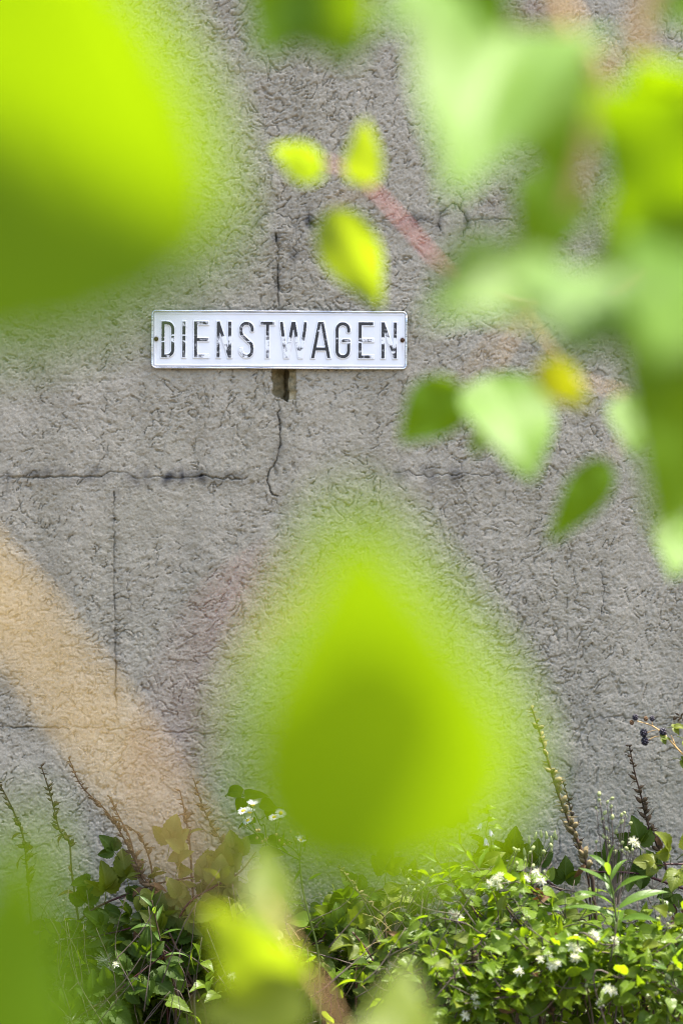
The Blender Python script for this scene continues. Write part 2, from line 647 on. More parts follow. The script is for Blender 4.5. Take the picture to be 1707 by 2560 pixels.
def build_wall():
    step = 0.0019
    x0, x1 = -0.75, 0.75
    z0, z1 = ZC - 1.09, ZC + 1.09
    nx = int(round((x1 - x0) / step)) + 1
    nz = int(round((z1 - z0) / step)) + 1
    xs = np.linspace(x0, x1, nx)
    zs = np.linspace(z0, z1, nz)
    sh = (nz, nx)
    # trowel directions: slowly turning, with swirls
    iy, ix = np.meshgrid(np.arange(nz), np.arange(nx), indexing='ij')

    def smear(w, ang, steps):
        dx, dz = np.cos(ang), np.sin(ang)
        acc = w.copy()
        for sgn in (1, -1):
            py, px = iy.astype(float), ix.astype(float)
            for s_ in range(steps):
                yi = np.rint(py).astype(int) % nz
                xi = np.rint(px).astype(int) % nx
                px = px + sgn * dx[yi, xi]
                py = py + sgn * dz[yi, xi]
                acc += w[np.rint(py).astype(int) % nz, np.rint(px).astype(int) % nx] * (1 - s_ / (steps + 2))
        return (acc - acc.mean()) / acc.std()
    ang = 0.95 * gauss_noise(sh, 38, rng) + 0.55 * gauss_noise(sh, 9, rng)
    n1 = smear(gauss_noise(sh, 1.75, rng), ang, 6)
    n2 = smear(gauss_noise(sh, 0.85, rng), ang + 0.5, 2)
    dens = 0.6 * gauss_noise(sh, 20, rng) + 0.5 * gauss_noise(sh, 60, rng)
    mask = sstep(-0.2, 0.7, gauss_noise(sh, 3.2, rng) + 0.6 * dens)
    crev = np.exp(-(n1 / 0.17) ** 2) * mask
    crev2 = np.exp(-(n2 / 0.26) ** 2) * sstep(-0.5, 0.6, gauss_noise(sh, 1.8, rng) + 0.5 * dens)
    pits = sstep(0.95, 2.2, gauss_noise(sh, 0.75, rng) + 0.25 * dens)
    h = 0.0007 * n1.clip(-1.5, 1.5) * (0.45 + 0.55 * mask) - 0.0060 * crev - 0.0024 * crev2 - 0.0023 * pits
    h += 0.00040 * gauss_noise(sh, 0.55, rng) + 0.0004 * gauss_noise(sh, 2.0, rng) + 0.0012 * gauss_noise(sh, 12, rng) + 0.0014 * gauss_noise(sh, 55, rng)

    X, Z = np.meshgrid(xs, zs)
    PX = X / MPP + 853.5
    PY = 1280 - (Z - ZC) / MPP
    soot = np.zeros(sh)
    expo = np.zeros(sh)

    def crack(pts, width, depth, dirt, dw, jit=3.0, gaps=0.0, seed=1):
        nonlocal h, soot
        r = np.random.default_rng(seed)
        q = [np.array(pts[0], float)]
        for A, B in zip(pts[:-1], pts[1:]):
            A, B = np.array(A, float), np.array(B, float)
            L = np.hypot(*(B - A))
            n = max(2, int(L / 9))
            nn = np.array([-(B - A)[1], (B - A)[0]]) / max(L, 1e-6)
            for i in range(1, n + 1):
                q.append(A + (B - A) * i / n + nn * r.normal(0, jit) * (i < n))
        q = np.array(q)
        bx0, by0 = q.min(0) - 60
        bx1, by1 = q.max(0) + 60
        c0, c1 = np.searchsorted(PX[0], [bx0, bx1])
        rr = np.where((PY[:, 0] >= by0) & (PY[:, 0] <= by1))[0]
        if len(rr) == 0 or c1 <= c0:
            return
        sl = (slice(rr[0], rr[-1] + 1), slice(c0, c1))
        gx, gy = PX[sl], PY[sl]
        dm = np.full(gx.shape, 1e9)
        amp = np.ones(gx.shape)
        av = 1.0
        for i in range(len(q) - 1):
            A, B = q[i], q[i + 1]
            d = B - A
            t = np.clip(((gx - A[0]) * d[0] + (gy - A[1]) * d[1]) / max(d @ d, 1e-6), 0, 1)
            e = np.hypot(gx - A[0] - t * d[0], gy - A[1] - t * d[1])
            av = np.clip(av + r.normal(0, 0.25), 0.35 - gaps, 1.25)
            k = e < dm
            dm[k] = e[k]
            amp[k] = max(0.0, av)
        width = width * 0.8
        prof = np.clip(1.25 - dm / width, 0, 1)
        h[sl] -= depth * prof * amp
        nzz = np.clip(0.55 + 0.5 * gauss_noise(gx.shape, 5, r), 0, 1.3)
        soot[sl] = np.maximum(soot[sl], dirt * np.exp(-(dm / dw) ** 2) * nzz * amp)
        soot[sl] = np.maximum(soot[sl], np.clip(1.2 - dm / (width * 0.9), 0, 1) * np.minimum(1, amp) * 0.6)

    crack([(690, 586), (697, 640), (694, 700), (697, 790)], 2.6, 0.012, 0.5, 16, 2.2, 0, 1)
    crack([(694, 985), (699, 1060), (701, 1105), (692, 1150), (672, 1180), (668, 1205), (676, 1228), (694, 1240)], 2.4, 0.009, 0.35, 14, 2.0, 0.1, 2)
    crack([(735, 640), (742, 600), (738, 565), (750, 540)], 2.2, 0.005, 0.6, 18, 3, 0.2, 3)
    crack([(672, 530), (700, 535), (730, 550), (745, 545)], 2.2, 0.004, 0.5, 20, 4, 0.3, 4)
    crack([(755, 540), (785, 545), (800, 548), (870, 555), (940, 545), (980, 560)], 2.2, 0.004, 0.55, 16, 5, 0.3, 5)
    crack([(772, 525), (776, 560)], 2.4, 0.004, 0.7, 16, 2, 0, 6)
    crack([(1130, 508), (1100, 535), (1095, 560), (1108, 585)], 2.4, 0.004, 0.55, 12, 3, 0.1, 7)
    crack([(1130, 508), (1150, 525), (1168, 555), (1158, 590)], 2.4, 0.004, 0.55, 12, 3, 0.1, 8)
    crack([(1168, 555), (1200, 548), (1235, 545), (1280, 552)], 2.2, 0.003, 0.4, 10, 3, 0.2, 9)
    crack([(1150, 525), (1158, 500), (1145, 480)], 2.2, 0.003, 0.4, 10, 3, 0.2, 10)
    crack([(-80, 1190), (20, 1192), (100, 1194), (255, 1191)], 2.5, 0.007, 0.65, 20, 1.6, 0.1, 11)
    crack([(255, 1191), (275, 1178), (310, 1180), (335, 1194)], 2.1, 0.004, 0.35, 16, 2, 0.15, 12)
    crack([(335, 1194), (360, 1194), (395, 1190), (440, 1196), (500, 1190)], 2.2, 0.004, 0.75, 24, 2, 0.15, 13)
    crack([(430, 1205), (450, 1190)], 3.0, 0.002, 0.8, 22, 2, 0.2, 14)
    crack([(500, 1190), (550, 1196), (600, 1198)], 2.4, 0.006, 0.5, 16, 3, 0.0, 15)
    crack([(18, 1195), (18, 1240), (12, 1260)], 2.2, 0.004, 0.6, 16, 2, 0.2, 16)
    crack([(228, 1195), (229, 1225)], 2.0, 0.003, 0.5, 14, 2, 0.2, 17)
    crack([(285, 1230), (287, 1350), (284, 1450), (289, 1550), (288, 1650), (291, 1780)], 2.4, 0.009, 0.35, 14, 1.8, 0.0, 18)
    crack([(318, 1450), (326, 1520), (330, 1620)], 1.8, 0.002, 0.2, 10, 3, 0.5, 19)
    crack([(-60, 1818), (100, 1820), (240, 1821), (480, 1832), (700, 1836)], 2.4, 0.008, 0.40, 16, 2.0, 0.05, 20)
    crack([(1470, 1792), (1600, 1796), (1760, 1795)], 2.0, 0.003, 0.3, 14, 2, 0.3, 21)
    crack([(1148, 1150), (1152, 1200), (1146, 1260)], 1.8, 0.002, 0.3, 16, 3, 0.5, 22)
    crack([(1390, 1895), (1412, 1905), (1425, 1930)], 3.0, 0.005, 0.8, 18, 3, 0, 23)
    crack([(1395, 2050), (1398, 2120), (1385, 2160)], 1.8, 0.003, 0.3, 10, 3, 0.3, 24)
    crack([(980, 1180), (1060, 1186), (1150, 1184), (1240, 1190)], 2.0, 0.003, 0.5, 24, 4, 0.4, 25)

    crack([(560, 1196), (640, 1192), (668, 1200)], 2.0, 0.004, 0.3, 16, 3, 0.3, 26)
    crack([(240, 1170), (250, 1150), (262, 1140)], 2.0, 0.002, 0.5, 20, 3, 0.3, 27)
    crack([(1500, 1430), (1510, 1480), (1500, 1540)], 1.8, 0.003, 0.25, 12, 3, 0.4, 28)
    crack([(640, 560), (655, 540), (672, 530)], 2.0, 0.003, 0.45, 14, 3, 0.2, 29)
    crack([(980, 560), (1020, 540), (1060, 552), (1095, 560)], 2.0, 0.003, 0.5, 16, 4, 0.2, 30)
    # broken-out patch under the sign
    rg = gauss_noise(sh, 1.6, rng) * 1.0
    ex = PX + rg
    ey = PY + gauss_noise(sh, 1.8, rng) * 1.3
    left = (ex > 681) & (ex < 721) & (ey > 900) & (ey < 990 + 0.55 * (ex - 690))
    right = (ex >= 719) & (ex < 740.5) & (ey > 900) & (ey < 999)
    slot = (ex > 711) & (ex < 720.5) & (ey > 900) & (ey < 1003)
    bumpy = gauss_noise(sh, 2.0, rng)
    h = np.where(left, -0.022 - 0.0006 * (ex - 680) + 0.0012 * bumpy, h)
    h = np.where(right, -0.007 + 0.0016 * bumpy, h)
    h = np.where(slot, -0.055, h)
    expo = np.where(left | right | slot, 1.0, 0.0)
    soot = np.where(left | right, 0.10, soot)
    soot = np.where(slot, 0.8, soot)

    # tensor grid: fine in the middle, coarse outside (relief mirrored outwards)
    fx = x1 + np.cumsum(np.linspace(0.004, 0.12, 50))
    fz = z1 + np.cumsum(np.linspace(0.004, 0.04, 24))
    lz = z0 - np.linspace(0.03, z0 + 0.3, 20)
    gx = np.concatenate([-fx[::-1], xs, fx])
    gz = np.concatenate([lz[::-1], zs, fz])
    ci = np.rint((gx - x0) / step).astype(int)
    ri = np.rint((gz - z0) / step).astype(int)

    def mirror(i, n):
        i = np.abs(i) % (2 * (n - 1))
        return np.where(i >= n, 2 * (n - 1) - i, i)
    ci, ri = mirror(ci, nx), mirror(ri, nz)
    H = h[np.ix_(ri, ci)]
    inx = ((gx >= x0 - 1e-6) & (gx <= x1 + 1e-6))[None, :]
    inz = ((gz >= z0 - 1e-6) & (gz <= z1 + 1e-6))[:, None]
    H = np.where(inx & inz, H, np.clip(H, -0.004, 0.004))
    S = np.where(inx & inz, soot[np.ix_(ri, ci)], 0)
    E = np.where(inx & inz, expo[np.ix_(ri, ci)], 0)
    GX, GZ = np.meshgrid(gx, gz)
    n_r, n_c = GX.shape
    V = np.stack([GX, -H, GZ], -1).reshape(-1, 3)
    idx = np.arange(n_r * n_c).reshape(n_r, n_c)
    Q = np.stack([idx[:-1, :-1], idx[:-1, 1:], idx[1:, 1:], idx[1:, :-1]], -1).reshape(-1, 4)
    # back, top and ends of the masonry
    T = 0.36
    bx0, bx1, bz0, bz1 = gx[0], gx[-1], gz[0], gz[-1]
    nv = len(V)
    corners = np.array([[bx0, 0, bz0], [bx1, 0, bz0], [bx1, 0, bz1], [bx0, 0, bz1],
                        [bx0, T, bz0], [bx1, T, bz0], [bx1, T, bz1], [bx0, T, bz1]])
    V = np.concatenate([V, corners])
    Q2 = np.array([[nv + 3, nv + 2, nv + 6, nv + 7], [nv + 4, nv + 7, nv + 6, nv + 5], [nv + 0, nv + 3, nv + 7, nv + 4], [nv + 1, nv + 5, nv + 6, nv + 2]])
    Q = np.concatenate([Q, Q2])
    me = bpy.data.meshes.new('rendered_wall')
    me.vertices.add(len(V))
    me.vertices.foreach_set('co', V.astype(np.float32).ravel())
    me.loops.add(Q.size)
    me.loops.foreach_set('vertex_index', Q.astype(np.int32).ravel())
    me.polygons.add(len(Q))
    me.polygons.foreach_set('loop_start', np.arange(0, Q.size, 4, dtype=np.int32))
    me.polygons.foreach_set('use_smooth', np.ones(len(Q), dtype=bool))
    for nm, arr in (('soot', S), ('exposed', E)):
        at = me.attributes.new(nm, 'FLOAT', 'POINT')
        at.data.foreach_set('value', np.concatenate([arr.ravel(), np.zeros(8)]).astype(np.float32))
    me.materials.append(M['wall'])
    me.update()
    me.validate()
    o = add('rendered_wall', me)
    tag(o, 'grey roughcast garden wall with hairline cracks and a broken-out slot', 'wall', kind='thing')
    return o


build_wall()


# ------------------------------------------------------------------ the sign
def seg_d(X, Y, a, b):
    ax, ay = a
    dx, dy = b[0] - ax, b[1] - ay
    t = np.clip(((X - ax) * dx + (Y - ay) * dy) / max(dx * dx + dy * dy, 1e-9), 0, 1)
    return np.hypot(X - ax - t * dx, Y - ay - t * dy)


def arc(cx, cy, rx, ry, a0, a1, n=10):
    return [(cx + rx * math.cos(math.radians(a0 + (a1 - a0) * i / n)), cy + ry * math.sin(math.radians(a0 + (a1 - a0) * i / n))) for i in range(n + 1)]


def glyph(ch, w, H, h):
    """stroke centre lines (mm) in a w x H box; h = half stroke"""
    l, r, b, t = h, w - h, h, H - h
    m = H / 2
    e = 8
    if ch == 'I':
        return [[(w / 2, -e), (w / 2, H + e)]]
    if ch == 'D':
        R = (r - l) * 0.62
        return [[(l, -e), (l, H + e)], [(l - e, t)] + arc(r - R, t - R, R, R, 90, 0) + arc(r - R, b + R, R, R, 0, -90) + [(l - e, b)]]
    if ch == 'E':
        return [[(l, -e), (l, H + e)], [(l, t), (w + e, t)], [(l, m), (w - 3, m)], [(l, b), (w + e, b)]]
    if ch == 'N':
        return [[(l, -e), (l, H + e)], [(r, -e), (r, H + e)], [(l - 2, H + 2), (r + 2, -2)]]
    if ch == 'T':
        return [[(w / 2, -e), (w / 2, H)], [(-e, t), (w + e, t)]]
    if ch == 'S':
        R = (r - l) / 2
        return [[(r, t - R * 1.25)] + arc(l + R, t - R, R, R, 0, 180) + [(l, t - R * 1.35)] + [(l + 1.5, m + 9), (w / 2, m), (r - 1.5, m - 9), (r, b + R * 1.35)]
                + arc(l + R, b + R, R, R, 0, -180) + [(l, b + R * 1.25)]]
    if ch == 'W':
        q = w / 4
        return [[(l - 2.5, H + e), (q + 1, -e)], [(q - 1, -e), (w / 2, H + e * .2)], [(w / 2, H + e * .2), (3 * q + 1, -e)], [(3 * q - 1, -e), (r + 2.5, H + e)]]
    if ch == 'A':
        return [[(l - 2.2, -e), (w / 2 - .5, H + e)], [(w / 2 + .5, H + e), (r + 2.2, -e)], [(l + 6, H * .27), (r - 6, H * .27)]]
    if ch == 'G':
        R = (r - l) / 2
        return [[(r, t - R * 1.3)] + arc(l + R, t - R, R, R, 0, 180) + arc(l + R, b + R, R, R, 180, 360) + [(r, m - 1), (w / 2 + 1, m - 1)]]


def build_sign():
    SW, SH = 0.520, 0.1165
    cx, cy = (382 + 1014.5) / 2, (777 + 922) / 2
    C = P(cx, cy, 0.008)
    rot = math.radians(-0.30)
    root = thing('sign_plate', C, 'white embossed metal plate with worn black capital letters screwed to the wall', 'sign')
    st = 0.0009
    nx, ny = int(SW / st) + 1, int(SH / st) + 1
    xs, ys = np.linspace(-SW / 2, SW / 2, nx), np.linspace(-SH / 2, SH / 2, ny)
    X, Y = np.meshgrid(xs * 1000, ys * 1000)

    def rbox(inset, R):
        qx = np.abs(X) - (SW * 500 - inset - R)
        qy = np.abs(Y) - (SH * 500 - inset - R)
        return np.hypot(np.maximum(qx, 0), np.maximum(qy, 0)) + np.minimum(np.maximum(qx, qy), 0) - R
    edge = rbox(0, 7.5)
    hgt = 1.5 * np.exp(-((edge + 5.0) / 1.5) ** 2) * 0.8
    k = 520 / 1418.0
    boxes = [('D', 92, 177), ('I', 208, 240), ('E', 274, 366), ('N', 400, 495), ('S', 527, 620), ('T', 645, 735), ('W', 755, 915), ('A', 928, 1048), ('G', 1063, 1158), ('E', 1192, 1287), ('N', 1320, 1418)]
    HL = 79.0
    yb = -HL / 2 - 0.4
    r = np.random.default_rng(5)
    wear1 = gauss_noise((ny, nx), (2.2, 5), r)
    wear2 = gauss_noise((ny, nx), (10, 4), r)
    streak = gauss_noise((ny, nx), (1.2, 30), r)
    letters = []
    # how much paint is left: top, middle, bottom, per letter
    left = [(1.05, .55, .95), (1.0, .75, .85), (1.0, .70, .64), (1.0, .35, .66), (1.0, .7, .55), (.95, .85, .85), (1.05, .5, .58), (1.0, .9, 1.05), (1.05, .65, 1.0), (1.05, .65, .62), (1.05, .3, .85)]
    for i, (ch, a, b) in enumerate(boxes):
        gx0 = (a - 47) * k - 260
        w = (b - a) * k
        h = 5.6
        lx, ly = X - gx0, Y - yb
        d = np.full(X.shape, 1e9)
        for pl in glyph(ch, w, HL, h):
            for p, q in zip(pl[:-1], pl[1:]):
                d = np.minimum(d, seg_d(lx, ly, p, q))
        d = d - h
        bx = np.maximum(np.abs(lx - w / 2) - w / 2, np.abs(ly - HL / 2) - HL / 2)
        d = np.maximum(d, bx)
        hgt = np.maximum(hgt, 1.7 * sstep(0.2, -1.6, d))
        tp, md, bt = left[i]
        v = np.clip(ly / HL, 0, 1)
        cov = np.where(v > .55, tp, np.where(v > .42, md, bt))
        cov = bt + (md - bt) * sstep(.36, .44, v) + (tp - md) * sstep(.54, .62, v)
        ink = 0.58 + 0.9 * (cov - 0.55) + 0.11 * wear1 + 0.12 * wear2
        ink -= 0.9 * np.exp(-((v - .60 - .012 * streak) / .013) ** 2) * sstep(-.6, .8, streak)
        ink -= 0.8 * np.exp(-((v - .46 + .012 * wear2) / .013) ** 2) * sstep(-1.0, .6, streak)
        ink -= 0.18 * sstep(-2.6, -4.4, d)
        ink += 0.22 * sstep(0.45, 0.0, lx / w) * (ch in 'EDNG') - 0.1 * (ch == 'E') * sstep(.35, .8, lx / w)
        ink = np.clip(ink, 0, 1) * sstep(-2.0, -2.9, d)
        letters.append((d, ink))
    rust = np.zeros(X.shape)
    for sx in (-1, 1):
        dd = np.hypot(X - sx * 252.0, (Y - 0.5) * 0.8)
        rust = np.maximum(rust, 0.8 * np.exp(-((dd - 2) / 2.6) ** 2))
        rust = np.maximum(rust, 0.25 * np.exp(-((X - sx * 252) / 2.0) ** 2) * sstep(2, -18, Y) * sstep(-40, -10, Y))
    gn = np.clip(0.6 + 0.35 * wear1, 0, 1)
    grime = 0.55 * np.exp(-((edge + 2.9) / 0.6) ** 2) * gn
    for d, _ in letters:
        grime = np.maximum(grime, 0.38 * np.exp(-((d - 0.35) / 0.5) ** 2) * gn)
    inside = edge < 0
    idx = np.full(X.shape, -1, int)
    idx[inside] = np.arange(inside.sum())
    V = np.stack([X / 1000, -hgt / 1000, Y / 1000], -1)[inside]
    cell = inside[:-1, :-1] & inside[1:, :-1] & inside[:-1, 1:] & inside[1:, 1:]
    Q = np.stack([idx[:-1, :-1], idx[:-1, 1:], idx[1:, 1:], idx[1:, :-1]], -1)[cell]
    me = mesh_from('plate', V, [tuple(q) for q in Q.tolist()], M['enamel'])
    for nm, arr in (('rust', rust), ('grime', grime)):
        at = me.attributes.new(nm, 'FLOAT', 'POINT')
        at.data.foreach_set('value', arr[inside].astype(np.float32))
    RM = Matrix.Translation(C) @ Matrix.Rotation(-rot, 4, 'Y')
    add('plate', me, root, RM)
    for (d, ink) in letters:
        sel = d < -1.4
        li = np.full(X.shape, -1, int)
        li[sel] = np.arange(sel.sum())
        V = np.stack([X / 1000, -(hgt + 0.22) / 1000, Y / 1000], -1)[sel]
        cell = sel[:-1, :-1] & sel[1:, :-1] & sel[:-1, 1:] & sel[1:, 1:]
        Q = np.stack([li[:-1, :-1], li[:-1, 1:], li[1:, 1:], li[1:, :-1]], -1)[cell]
        me = mesh_from('letter', V, [tuple(q) for q in Q.tolist()], M['letter'])
        at = me.attributes.new('ink', 'FLOAT', 'POINT')
        at.data.foreach_set('value', ink[sel].astype(np.float32))
        add('letter', me, root, RM)
    # folded bright rim
    g = Geo()
    pts = []
    R = 0.0075
    for (qx, qy, a0) in ((1, 1, 0), (-1, 1, 90), (-1, -1, 180), (1, -1, 270)):
        c = Vector((qx * (SW / 2 - R), 0, qy * (SH / 2 - R)))
        for j in range(7):
            a = math.radians(a0 + 90 * j / 6)
            pts.append(c + Vector((math.cos(a) * R, 0, math.sin(a) * R)))
    pts2 = []
    for i, p in enumerate(pts):
        q = pts[(i + 1) % len(pts)]
        n = max(1, int((q - p).length / 0.012))
        for j in range(n):
            pts2.append(p.lerp(q, j / n) + Vector((0, -0.0006 + 0.0003 * math.sin(i * 7 + j * 1.7), 0)))
    pts2.append(pts2[0].copy())
    g.tube(pts2, 0.0021, 0.0021, 8)
    add('rim', g.mesh('rim', M['rim']), root, RM)
    for sx in (-1, 1):
        g = Geo()
        c = Vector((sx * 0.252, -0.0018, 0.0005))
        g.blob(c, (0, -1, 0), 0.0022, 0.0046, 10, 6)
        g.tube([c, c + Vector((0, 0.03, 0))], 0.002, 0.002, 6)
        add('screw', g.mesh('screw', M['rust']), root, RM)


build_sign()


# ------------------------------------------------------------------ foliage between the lens and the wall
def fg_leaf(root, base, tip, width, m='fg', nh=(0, -1, 0.3), fold=0.18, curl=0.3, droop0=0.0, prof=prof_poplar, teeth=True, twist=0.0, cup=0.0, stalk=None, wave=0.10):
    """one leaf of a nearby branch: base and tip are (px, py, off) triples"""
    b, t = P(*base), P(*tip)
    d = t - b
    L = d.length * (1 + 0.04 * abs(curl))
    me = leaf_mesh('leaf', M[m], L, width, prof, nl=16, nw=4, fold=fold, curl=curl, teeth=teeth, tamp=0.025, wave=wave, cup=cup, twist=twist, droop0=droop0)
    # aim so that the curled tip ends at t
    mean = -(droop0 + curl * 0.5)
    mx = frame(b, d, nh) @ Matrix.Rotation(-mean, 4, 'X')
    o = add('leaf', me, root, mx)
    if stalk is not None:
        s = P(*stalk)
        g = Geo()
        mid = s.lerp(b, 0.5) + Vector((0, 0, 0.004))
        g.tube([p - b for p in smooth_path([s, mid, b], 4)], 0.0011, 0.0008, 5)
        add('leaf_stalk', g.mesh('leaf_stalk', M['twig_tan']), root, Matrix.Translation(b))
    return o


def branch(root, pts, r0, r1, m, name='branch', sides=8):
    w = smooth_path([P(*p) for p in pts], 8)
    g = Geo()
    b = w[0]
    g.tube([p - b for p in w], r0, r1, sides, 0.04)
    return add(name, g.mesh(name, M[m]), root, Matrix.Translation(b))


N1 = DIST - 0.62        # offsets from the wall of the nearest sprays
N2 = DIST - 0.70
# nearest things: a bare tan branch and big poplar leaves
t = thing('bare_branch', P(-900, 300, N1), 'blurred bare tan branch slanting across the lower left of the wall', 'branch')
branch(t, [(-900, 300, N1), (-500, 880, N1), (-160, 1340, N1), (60, 1590, N1), (260, 1850, N1), (430, 2080, N1), (540, 2230, N1)], 0.0040, 0.0022, 'bark')
branch(t, [(400, 2040, N1), (470, 1750, N1), (590, 1550, N1), (760, 1430, N1 - .01)], 0.0013, 0.0009, 'twig_red', 'side_twig')
t = thing('poplar_leaf_shoot', P(1060, 3300, N1), 'single huge blurred yellow-green leaf standing below the plate', 'leafy shoot')
branch(t, [(1060, 3300, N1), (1010, 2700, N1), (985, 2240, N1)], 0.0014, 0.0009, 'stem_green', 'leaf_stalk')
fg_leaf(t, (990, 2230, N1), (868, 1240, N1 + 0.050), 0.075, 'fg', (0.08, -1, -0.5), fold=0.14, curl=-0.3, droop0=0.1, prof=prof_broad, wave=0.06)
t = thing('poplar_sapling', P(-700, 3300, N1), 'two huge blurred green leaves reaching in from the left edge', 'sapling')
branch(t, [(-700, 3300, N1), (-640, 2400, N1), (-560, 1200, N1), (-520, 100, N1), (-500, -300, N1)], 0.0030, 0.0018, 'bark')
fg_leaf(t, (-480, 110, N1), (560, 640, N1 + 0.004), 0.126, 'fg', (0, -1, -0.13), fold=0.38, curl=0.05, prof=prof_round, stalk=(-530, 400, N1), wave=0.06)
fg_leaf(t, (-60, 2850, N1), (80, 2000, N1 - 0.014), 0.058, 'fg', (0.0, -1, 0.15), fold=0.10, curl=-0.30, droop0=0.1, stalk=(-640, 2400, N1))

# the sapling's crown arches over above the picture; one leaf shades the lower part of the large leaf
arch = [P(-500, -300, N1), P(-350, -900, N1), P(200, -1450, N1 + .01), P(700, -1600, N1)]
spot = P(790, 2060, N1 + .012) + SUN_TO * 0.34
arch += [spot + Vector((-.05, .02, .05))]
g = Geo()
wv = smooth_path(arch, 6)
g.tube([p - wv[0] for p in wv], 0.0018, 0.0010, 6)
add('branch', g.mesh('branch', M['bark']), t, Matrix.Translation(wv[0]))
me = leaf_mesh('leaf', M['fg'], .060, .052, prof_round, nl=12, nw=3, fold=.1, curl=.2)
add('leaf', me, t, frame(spot + Vector((-.030, .014, 0)), (.9, -.45, -.2), SUN_TO))

# branch hanging in from the upper corner
A1 = DIST - 1.30
A2 = DIST - 1.70
A3 = DIST - 2.0
t = thing('hanging_branch', P(1750, -300, A1), 'leafy branch with orange twigs hanging in from the upper right corner', 'branch')
branch(t, [(1750, -300, A1), (1600, 60, A1), (1650, 230, A1), (1760, 420, A1), (1800, 800, A1), (1850, 1400, A1)], 0.0052, 0.0030, 'twig_tan')
branch(t, [(1330, -260, A1), (1380, -40, A1), (1430, 90, A1), (1500, 170, A1), (1470, 330, A1), (1420, 520, A1)], 0.0062, 0.0030, 'twig_tan')
branch(t, [(1440, 110, A1), (1340, 50, A1), (1240, 60, A1), (1180, 30, A1)], 0.0026, 0.0018, 'twig_red')
fg_leaf(t, (1290, 60, A1), (1120, 510, A1 + 0.15), 0.122, 'fg_sunlit', (0.1, -1, 0.8), fold=0.42, curl=0.15)
fg_leaf(t, (1300, 110, A1 - .03), (1420, 480, A1 - 0.00), 0.075, 'fg', (0.2, -1, -0.1), fold=0.10, curl=0.2)
fg_leaf(t, (1160, 20, A1 + .02), (925, 70, A1 + .04), 0.070, 'fg_sunlit', (0, -1, 1.3), fold=0.12, curl=0.3)
fg_leaf(t, (1250, -60, A1 + .02), (1020, 60, A1 + .02), 0.060, 'fg', (0, -1, 0.15), fold=0.12, curl=0.3)
fg_leaf(t, (1400, 420, A1 - .10), (1310, 740, A1 - .085), 0.052, 'fg', (0.1, -1, 0.18), fold=0.2, curl=0.2)
fg_leaf(t, (1500, 735, A1 + .09), (1060, 790, A1 + .15), 0.138, 'fg_sunlit', (0, -1, 1.3), fold=0.14, curl=0.2)
fg_leaf(t, (1460, 670, A1 + .10), (1420, 910, A1 + 0.16), 0.065, 'fg_sunlit', (0.2, -1, 0.8), fold=0.14, curl=0.35)
fg_leaf(t, (1800, 430, A1), (1480, 680, A1 + .01), 0.100, 'fg', (0.1, -1, 0.16), fold=0.2, curl=0.2)
fg_leaf(t, (1720, 240, A1 + .14), (1560, 600, A1 + .125), 0.090, 'fg', (0, -1, -0.12), fold=0.15, curl=0.1)
fg_leaf(t, (1760, 180, A1 + .02), (1530, 420, A1 - .03), 0.070, 'fg', (0, -1, -0.4), fold=0.15, curl=0.1)
fg_leaf(t, (1790, 640, A1 + .14), (1620, 900, A1 + .24), 0.085, 'fg', (0, -1, 0.8), fold=0.15, curl=0.1)
fg_leaf(t, (1800, 800, A1 + .10), (1590, 1010, A1 + .20), 0.100, 'fg', (0, -1, 0.9), fold=0.2, curl=0.3)
fg_leaf(t, (1810, 920, A1), (1640, 1340, A1 + .02), 0.105, 'fg', (0.1, -1, 0.18), fold=0.2, curl=0.2)
fg_leaf(t, (1790, 10, A1), (1620, 40, A1), 0.045, 'fg', (0, -1, 0.5), fold=0.2, curl=0.2)
fg_leaf(t, (1500, 330, A1 - .2), (1400, 410, A1 - .14), 0.030, 'fg_sunlit', (0, -1, 1.0), fold=0.15, curl=0.2)

t = thing('top_leaf_spray', P(800, -400, A1), 'pair of green leaves dipping in from above at the top centre', 'branch')
branch(t, [(800, -400, A1), (790, -200, A1), (770, -60, A1)], 0.0024, 0.0016, 'twig_tan')
fg_leaf(t, (770, -90, A1), (640, 150, A1 + .02), 0.065, 'fg', (0.2, -1, -0.4), fold=0.2, curl=-0.3)
fg_leaf(t, (780, -70, A1), (890, 170, A1 + .02), 0.070, 'fg', (-0.2, -1, -0.15), fold=0.2, curl=-0.3)

# finer red twig with small leaves, a little deeper
t = thing('red_twig', P(1850, 560, A3), 'slender red twig with small bright leaves reaching over the plate', 'twig')
branch(t, [(1850, 560, A3 - .1), (1640, 660, A3 - .06), (1480, 740, A3 - .03), (1300, 775, A3), (1130, 690, A3), (1010, 560, A3), (930, 475, A3), (860, 425, A3), (800, 405, A3)], 0.0024, 0.0019, 'twig_red')
fg_leaf(t, (815, 425, A3), (680, 370, A3 - .02), 0.038, 'fg_young', (0, -1, -0.5), fold=0.15, curl=0.3, prof=prof_ovate)
fg_leaf(t, (905, 470, A3), (912, 295, A3 + .02), 0.035, 'fg_young', (0, -1, -0.5), fold=0.15, curl=0.2, prof=prof_ovate)
fg_leaf(t, (820, 520, A3), (950, 770, A3 - .030), 0.058, 'fg_young', (0.1, -1, -0.3), fold=0.30, curl=0.25, prof=prof_ovate, stalk=(930, 475, A3))
fg_leaf(t, (1150, 960, A3), (1000, 1110, A3 + .008), 0.058, 'fg', (0, -1, 0.16), fold=0.15, curl=0.2, prof=prof_ovate, stalk=(1300, 775, A3))
fg_leaf(t, (1230, 940, A3 + .02), (1330, 1200, A3 + .12), 0.082, 'fg_sunlit', (0.1, -1, 1.1), fold=0.1, curl=0.2, prof=prof_ovate, stalk=(1330, 775, A3))
fg_leaf(t, (1250, 1000, A3 - .05), (1180, 1140, A3 - .04), 0.030, 'fg', (0, -1, 0.18), fold=0.1, curl=0.2, prof=prof_ovate)
